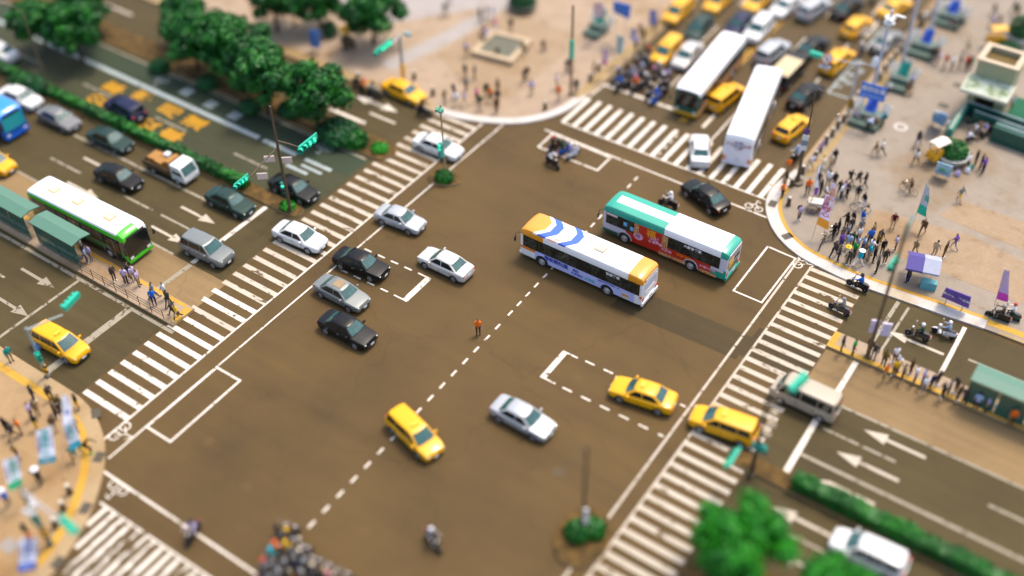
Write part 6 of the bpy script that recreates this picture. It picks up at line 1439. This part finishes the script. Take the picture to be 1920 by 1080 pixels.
b=MB(); b.loft([[Vector((x,y,z)) for y,z in ((-sy/2-2.3,2.95),(-sy/2,3.35),(-sy/2,3.45),(-sy/2-2.3,3.05))] for x in (-1.95,1.95)]); b.build('canopy',CAN,o)
b=MB(); b.box((0,-sy/2-2.36,2.98),(4.1,.12,.26)); b.box((-2.0,-sy/2-1.15,3.2),(.1,2.3,.2),M=Matrix.Rotation(.17,3,'X')); b.box((2.0,-sy/2-1.15,3.2),(.1,2.3,.2),M=Matrix.Rotation(.17,3,'X')); b.build('canopy_frame',mat('canopy_frame',(.52,.50,.38),.5),o)
b=MB(); b.box((-1.55,-sy/2-.1,2.0),(.5,.06,.8)); b.box((-.95,-sy/2-.08,1.6),(.12,.05,1.6)); b.build('sign_plate',mat('plate_olive',(.20,.19,.05),.6),o)
DG=mat('stair_wall_green',(.006,.075,.052),.35,0,.25,2.5); RAILM=mat('stair_rail_pale',(.40,.47,.44),.4,.2)
def parapet(x0,y0,x1,y1,lab,h=1.25,t=.35,m=DG,cap=RAILM):
    d=Vector((x1-x0,y1-y0,0)); L=d.length; o=empty('stair_wall',(x0,y0,.15),math.atan2(d.y,d.x)); T(o,lab,'wall')
    b=MB(); b.box((L/2,0,h/2),(L,t,h)); b.build('wall',m,o)
    b=MB(); b.tube([(0,0,h+.12),(L,0,h+.12)],.06,6)
    for k in range(int(L/1.5)+1): b.tube([(min(L-.05,k*1.5+.05),0,h),(min(L-.05,k*1.5+.05),0,h+.12)],.03,5)
    b.build('handrail',cap,o); return o
a=P(1806,214,.15); c=P(1775,262,.15); parapet(a.x,a.y,c.x,c.y,'short stair wall with cream top running towards the sky poster',1.1,.5,mat('stair_wall_teal',(.02,.22,.16),.4),mat('wall_top_cream',(.62,.52,.38),.6))
a=P(1806,212,.15); parapet(a.x,a.y,36,a.y-.9,'dark green stair wall passing the subway door',1.2,.4)
a=P(1820,232,.15); parapet(a.x,a.y,36,a.y-1.0,'dark green stair wall with pale double rail, middle one',1.3,.5)
a=P(1866,262,.15); parapet(a.x-.4,a.y,36,a.y-.8,'lowest dark green stair wall at the right edge',1.5,.9)
b=MB(); a=P(1808,222,.15); c=P(1822,238,.15); b.sheet([(a.x,a.y-.2),(a.x+.5,c.y+.2),(36,c.y-.8),(36,a.y-1.0)],.19); struct(b.build('stair_floor',DG))
a=P(1905,150,.15); b=MB(); b.prism([(24.3,40.2),(37,39.4),(37,46),(24.3,46)],.1,.5); o=b.build('planted_roof',mat('planted_roof_green',(.006,.10,.045),.9,0,.4,1.2,bump=.5)); tag(o,'dark green planted bed behind the subway entrance','plant bed',px=(30,42))
# ------------------------------------------------------------------ trees, hedges, shrubs
def crown(R,h,seed,n=4600,s=.30,clumps=30):
    rg=random.Random(seed); b=MB(); cs=[]
    for i in range(clumps):
        z=rg.uniform(-.55,1); a=rg.uniform(0,6.283); rr=math.sqrt(max(.05,1-z*z))*rg.uniform(.45,.92)
        cs.append((Vector((rr*math.cos(a)*R,rr*math.sin(a)*R,z*h*.8)),rg.uniform(.17,.33)*R))
    cs.append((Vector((0,0,-.1*h)),.5*R))
    for c,r in cs:
        for _ in range(int(n/len(cs)*(r/(.27*R))**2)):
            while True:
                d=Vector((rg.uniform(-1,1),rg.uniform(-1,1),rg.uniform(-.6,1)))
                if .1<d.length<1: break
            d.normalize(); k=rg.uniform(.62,1.0) if rg.random()<.8 else rg.uniform(1.0,1.35); p=c+Vector((d.x*r*k,d.y*r*k,d.z*r*k*.8)); leafquad(b,p,d,s*rg.uniform(.6,1.25),rg)
    return b
def make_tree(R,h,th,seed,m,n=8500,s=.235):
    pr=Proto(); r=pr.add(empty('tree',link=False)); rg=random.Random(seed)
    b=MB(); b.tube([(0,0,0),(.05,.03,th*.4),(-.03,.05,th*.8),(0,0,th+h*.3)],[.24,.19,.15,.07],8)
    for k in range(6):
        a=k*1.05+rg.uniform(-.3,.3); z=th*rg.uniform(.65,.95); e=Vector((math.cos(a)*R*.6,math.sin(a)*R*.6,th+h*rg.uniform(.1,.6))); b.tube([(0,0,z),(e.x*.4,e.y*.4,z+(e.z-z)*.6),e],[.10,.07,.025],6)
    pr.add(b.build('trunk',BARK,smooth=50,link=False),r)
    cb=crown(R,h,seed,n,s); cb.v=[(x,y,z+th+h*.45) for x,y,z in cb.v]; pr.add(cb.build('crown',m,link=False),r); return pr
TREES=[make_tree(3.1,2.6,2.6,s,LEAF['tree']) for s in (3,5,9)]
TB=make_tree(3.3,3.0,2.8,21,LEAF['bright'] if False else leaf('foliage_near',(.003,.075,.004),(.008,.20,.004),(.032,.36,.003)),12000,.19)
def tree(px,py,zc,pr,lab,s=1.0,rz=0.0):
    w=P(px,py,zc); o=pr.copy((w.x,w.y,.15),rz,None,s); o.name='tree'; tag(o,lab,'tree',px=(w.x,w.y)); return o
tree(1392,1003,4.6,TB,'large bright green tree over the lower right crosswalk',.86,.4); tree(1585,1098,4.2,TB,'bright green tree partly hiding a white car at the bottom edge',.72,2.2)
for i,(px,py,s,lab) in enumerate(((583,152,1.0,'rounded street tree at the end of the upper left row'),(487,128,1.06,'street tree in the upper left row next to the end tree'),(450,72,1.08,'tallest looking street tree in the upper left row'),(392,50,1.0,'street tree in the middle of the upper left row'),(352,46,.9,'street tree right of the road gap in the upper left row'),(330,2,.85,'street tree at the top edge right of the road gap'),(128,32,.95,'street tree left of the road gap in the upper left row'),(150,-15,1.0,'street tree at the top edge in the upper left corner'),(60,8,.9,'street tree at the very end of the upper left row'),(692,0,1.0,'bright tree on the far plaza at the top edge'),(505,-25,1.05,'dark tree on the far pavement at the top edge'),(590,-28,.9,'tree on the far pavement left of the plaza tree'))):
    tree(px,py,5.0,TREES[i%3],lab,s,i*1.3)
def hedge(name,label,x0,x1,y0,y1,z0,h,m,n,s=.17,seed=1,bx=None):
    rg=random.Random(seed); b=MB(); xm,ym=(x0+x1)/2,(y0+y1)/2
    core=MB(); core.box((0,0,h*.45),(x1-x0-.2,y1-y0-.2,h*.9)); o=core.build(name,m); o.location=(xm,ym,z0)
    tag(o,label,'hedge',px=(xm,ym)); L=x1-x0; W=y1-y0
    for _ in range(n):
        f=rg.random(); x=rg.uniform(-L/2,L/2); bump=.10*math.sin((x+xm)*1.7+seed)+.08*math.sin((x+xm)*4.1)
        if f<.5: p=Vector((x,rg.uniform(-W/2,W/2),h+bump+rg.uniform(-.06,.05))); d=Vector((0,0,1))
        else: sd=1 if f<.70 else -1; p=Vector((x,sd*(W/2+bump*.6+rg.uniform(-.05,.04)),rg.uniform(.05,h+bump))); d=Vector((0,sd,.3))
        leafquad(b,p,d,s*rg.uniform(.6,1.3),rg)
    b.build('foliage',m,o); return o
hedge('hedge','long clipped hedge on the median at the left',-60,-25.3,-2.82,-2.08,.18,.8,LEAF['hedge'],5200,.18,2)
hedge('hedge','long clipped hedge on the median at the lower right',25.2,48,-5.6,-4.6,.18,.95,LEAF['hedge'],4200,.17,3)
for px,py,R,hh,lab,m in ((70,172,1.35,1.5,'large rounded bush on the median at the far left',LEAF['dark']),(45,163,1.3,1.4,'second rounded bush on the median at the far left',LEAF['hedge']),(636,258,2.0,1.5,'big dark clipped bush on the tree median end',LEAF['dark']),(665,268,1.3,1.2,'green bush on the tree median end, right of the big one',LEAF['hedge']),(712,280,.8,.5,'small bright ground bush at the tip of the tree median',LEAF['bright']),(545,212,1.2,1.0,'dark bush under the end tree of the upper left row',LEAF['dark']),
 (833,336,.85,.8,'bush at the foot of the pole on the upper island',LEAF['hedge']),(1082,1002,.85,.9,'left bush on the bottom planted island',LEAF['hedge']),(1112,996,.85,.9,'right bush on the bottom planted island',LEAF['hedge']),(470,205,1.1,.9,'bush on the planted strip below the upper left trees',LEAF['dark']),(390,160,1.1,.9,'bush on the planted strip under the middle trees',LEAF['dark']),(300,128,1.1,.9,'bush on the planted strip by the road gap',LEAF['dark']),(620,66,.8,1.5,'narrow dark conical shrub on the far pavement',LEAF['dark']),(540,388,.7,.4,'low plants at the foot of the left median pole',LEAF['bright'])):
    w=P(px,py,.2); o=empty('shrub',(w.x,w.y,.18)); tag(o,lab,'shrub',px=(w.x,w.y))
    b=MB(); leafball(b,(0,0,hh*.35),(R,R*.9,hh*.75),int(420*R*R)+150,.17); b.build('foliage',m,o)
    b=MB()
    for k in range(4): b.tube([(0,0,0),(R*.4*math.cos(k*1.6),R*.4*math.sin(k*1.6),hh*.6)],[.05,.02],5)
    b.build('stem',BARK,o)
# ------------------------------------------------------------------ tidy labels: tell look-alikes apart by their order across the picture
ORD=['first','second','third','fourth','fifth','sixth','seventh','eighth','ninth','tenth','eleventh','twelfth']
def ordn(i):
    if i<12: return ORD[i]
    tens={1:'',2:'twenty',3:'thirty'}; n=i+1
    teen=['thirteenth','fourteenth','fifteenth','sixteenth','seventeenth','eighteenth','nineteenth','twentieth']
    if n<=20: return teen[n-13]
    return {2:'twenty',3:'thirty'}[n//10]+('-'+ORD[n%10-1] if n%10 else '')
byl={}
for o,l,p in REG: byl.setdefault(o['label'],[]).append((pixy(Vector((p[0],p[1],0)))[0],o))
for l,v in byl.items():
    if len(v)>1:
        v.sort(key=lambda t:t[0])
        for i,(x,o) in enumerate(v):
            o['label']=l+(', left one' if i==0 else ', right one') if len(v)==2 else l+f', {ordn(i)} from left'
for o,l,p in REG:
    g=o.get('group')
    c=o['category']
    if g is None and c in('person','scooter','tree','car','taxi','flag','lamp post','traffic light','bus','shrub','bench block','bicycle'):
        o['group']={'person':'people on the streets and plazas','scooter':'motor scooters','tree':'street trees','car':'cars at the junction','taxi':'yellow taxis','flag':'campaign flags','lamp post':'lamp posts','traffic light':'traffic lights','bus':'buses','shrub':'clipped shrubs','bench block':'stone bench blocks','bicycle':'bicycles'}[c]
# ------------------------------------------------------------------ daylight
SUN_EL,SUN_AZ=rad(66),rad(80)      # azimuth measured from +x towards +y
sd=Vector((math.cos(SUN_EL)*math.cos(SUN_AZ),math.cos(SUN_EL)*math.sin(SUN_AZ),math.sin(SUN_EL)))
L=bpy.data.lights.new('sun','SUN'); L.energy=1.15; L.angle=rad(11); L.color=(1.0,.90,.76)
lo=bpy.data.objects.new('sun',L); COL.objects.link(lo); lo.rotation_euler=(-sd).to_track_quat('-Z','Y').to_euler(); lo.location=(0,0,90)
wd=bpy.data.worlds.new('World'); scene.world=wd; wd.use_nodes=True; nt=wd.node_tree; bg=nt.nodes['Background']
sky=nt.nodes.new('ShaderNodeTexSky'); sky.sky_type='NISHITA'; sky.sun_disc=False; sky.sun_elevation=SUN_EL; sky.sun_rotation=math.pi/2-SUN_AZ
sky.air_density=1.0; sky.dust_density=4.0; sky.ozone_density=0.6; sky.altitude=0
nt.links.new(sky.outputs[0],bg.inputs['Color']); bg.inputs['Strength'].default_value=0.15
vs=scene.view_settings; vs.view_transform='Standard'; vs.look='None'; vs.exposure=1.03; vs.gamma=1.0; vs.use_curve_mapping=False
# ------------------------------------------------------------------ camera
cd=bpy.data.cameras.new('camera'); cam=bpy.data.objects.new('camera',cd); COL.objects.link(cam)
cam.matrix_world=Matrix(((RX.x,RX.y,RX.z,EYE.x),(RY.x,RY.y,RY.z,EYE.y),(RZ.x,RZ.y,RZ.z,EYE.z),(0,0,0,1)))
cd.sensor_width=36.0; cd.sensor_fit='HORIZONTAL'; cd.lens=36.0*FPX/1920.0; cd.clip_start=1.0; cd.clip_end=3000
fwd=Vector((-RX.z,-RY.z,-RZ.z)); cd.dof.use_dof=True
cd.dof.focus_distance=(P(960,555)-EYE).dot(fwd); cd.dof.aperture_fstop=0.0165; cd.dof.aperture_blades=0
scene.camera=cam
scene.render.engine='CYCLES'; scene.cycles.use_denoising=True; scene.cycles.max_bounces=5; scene.cycles.diffuse_bounces=2; scene.cycles.glossy_bounces=2
scene.render.resolution_x=1024; scene.render.resolution_y=576
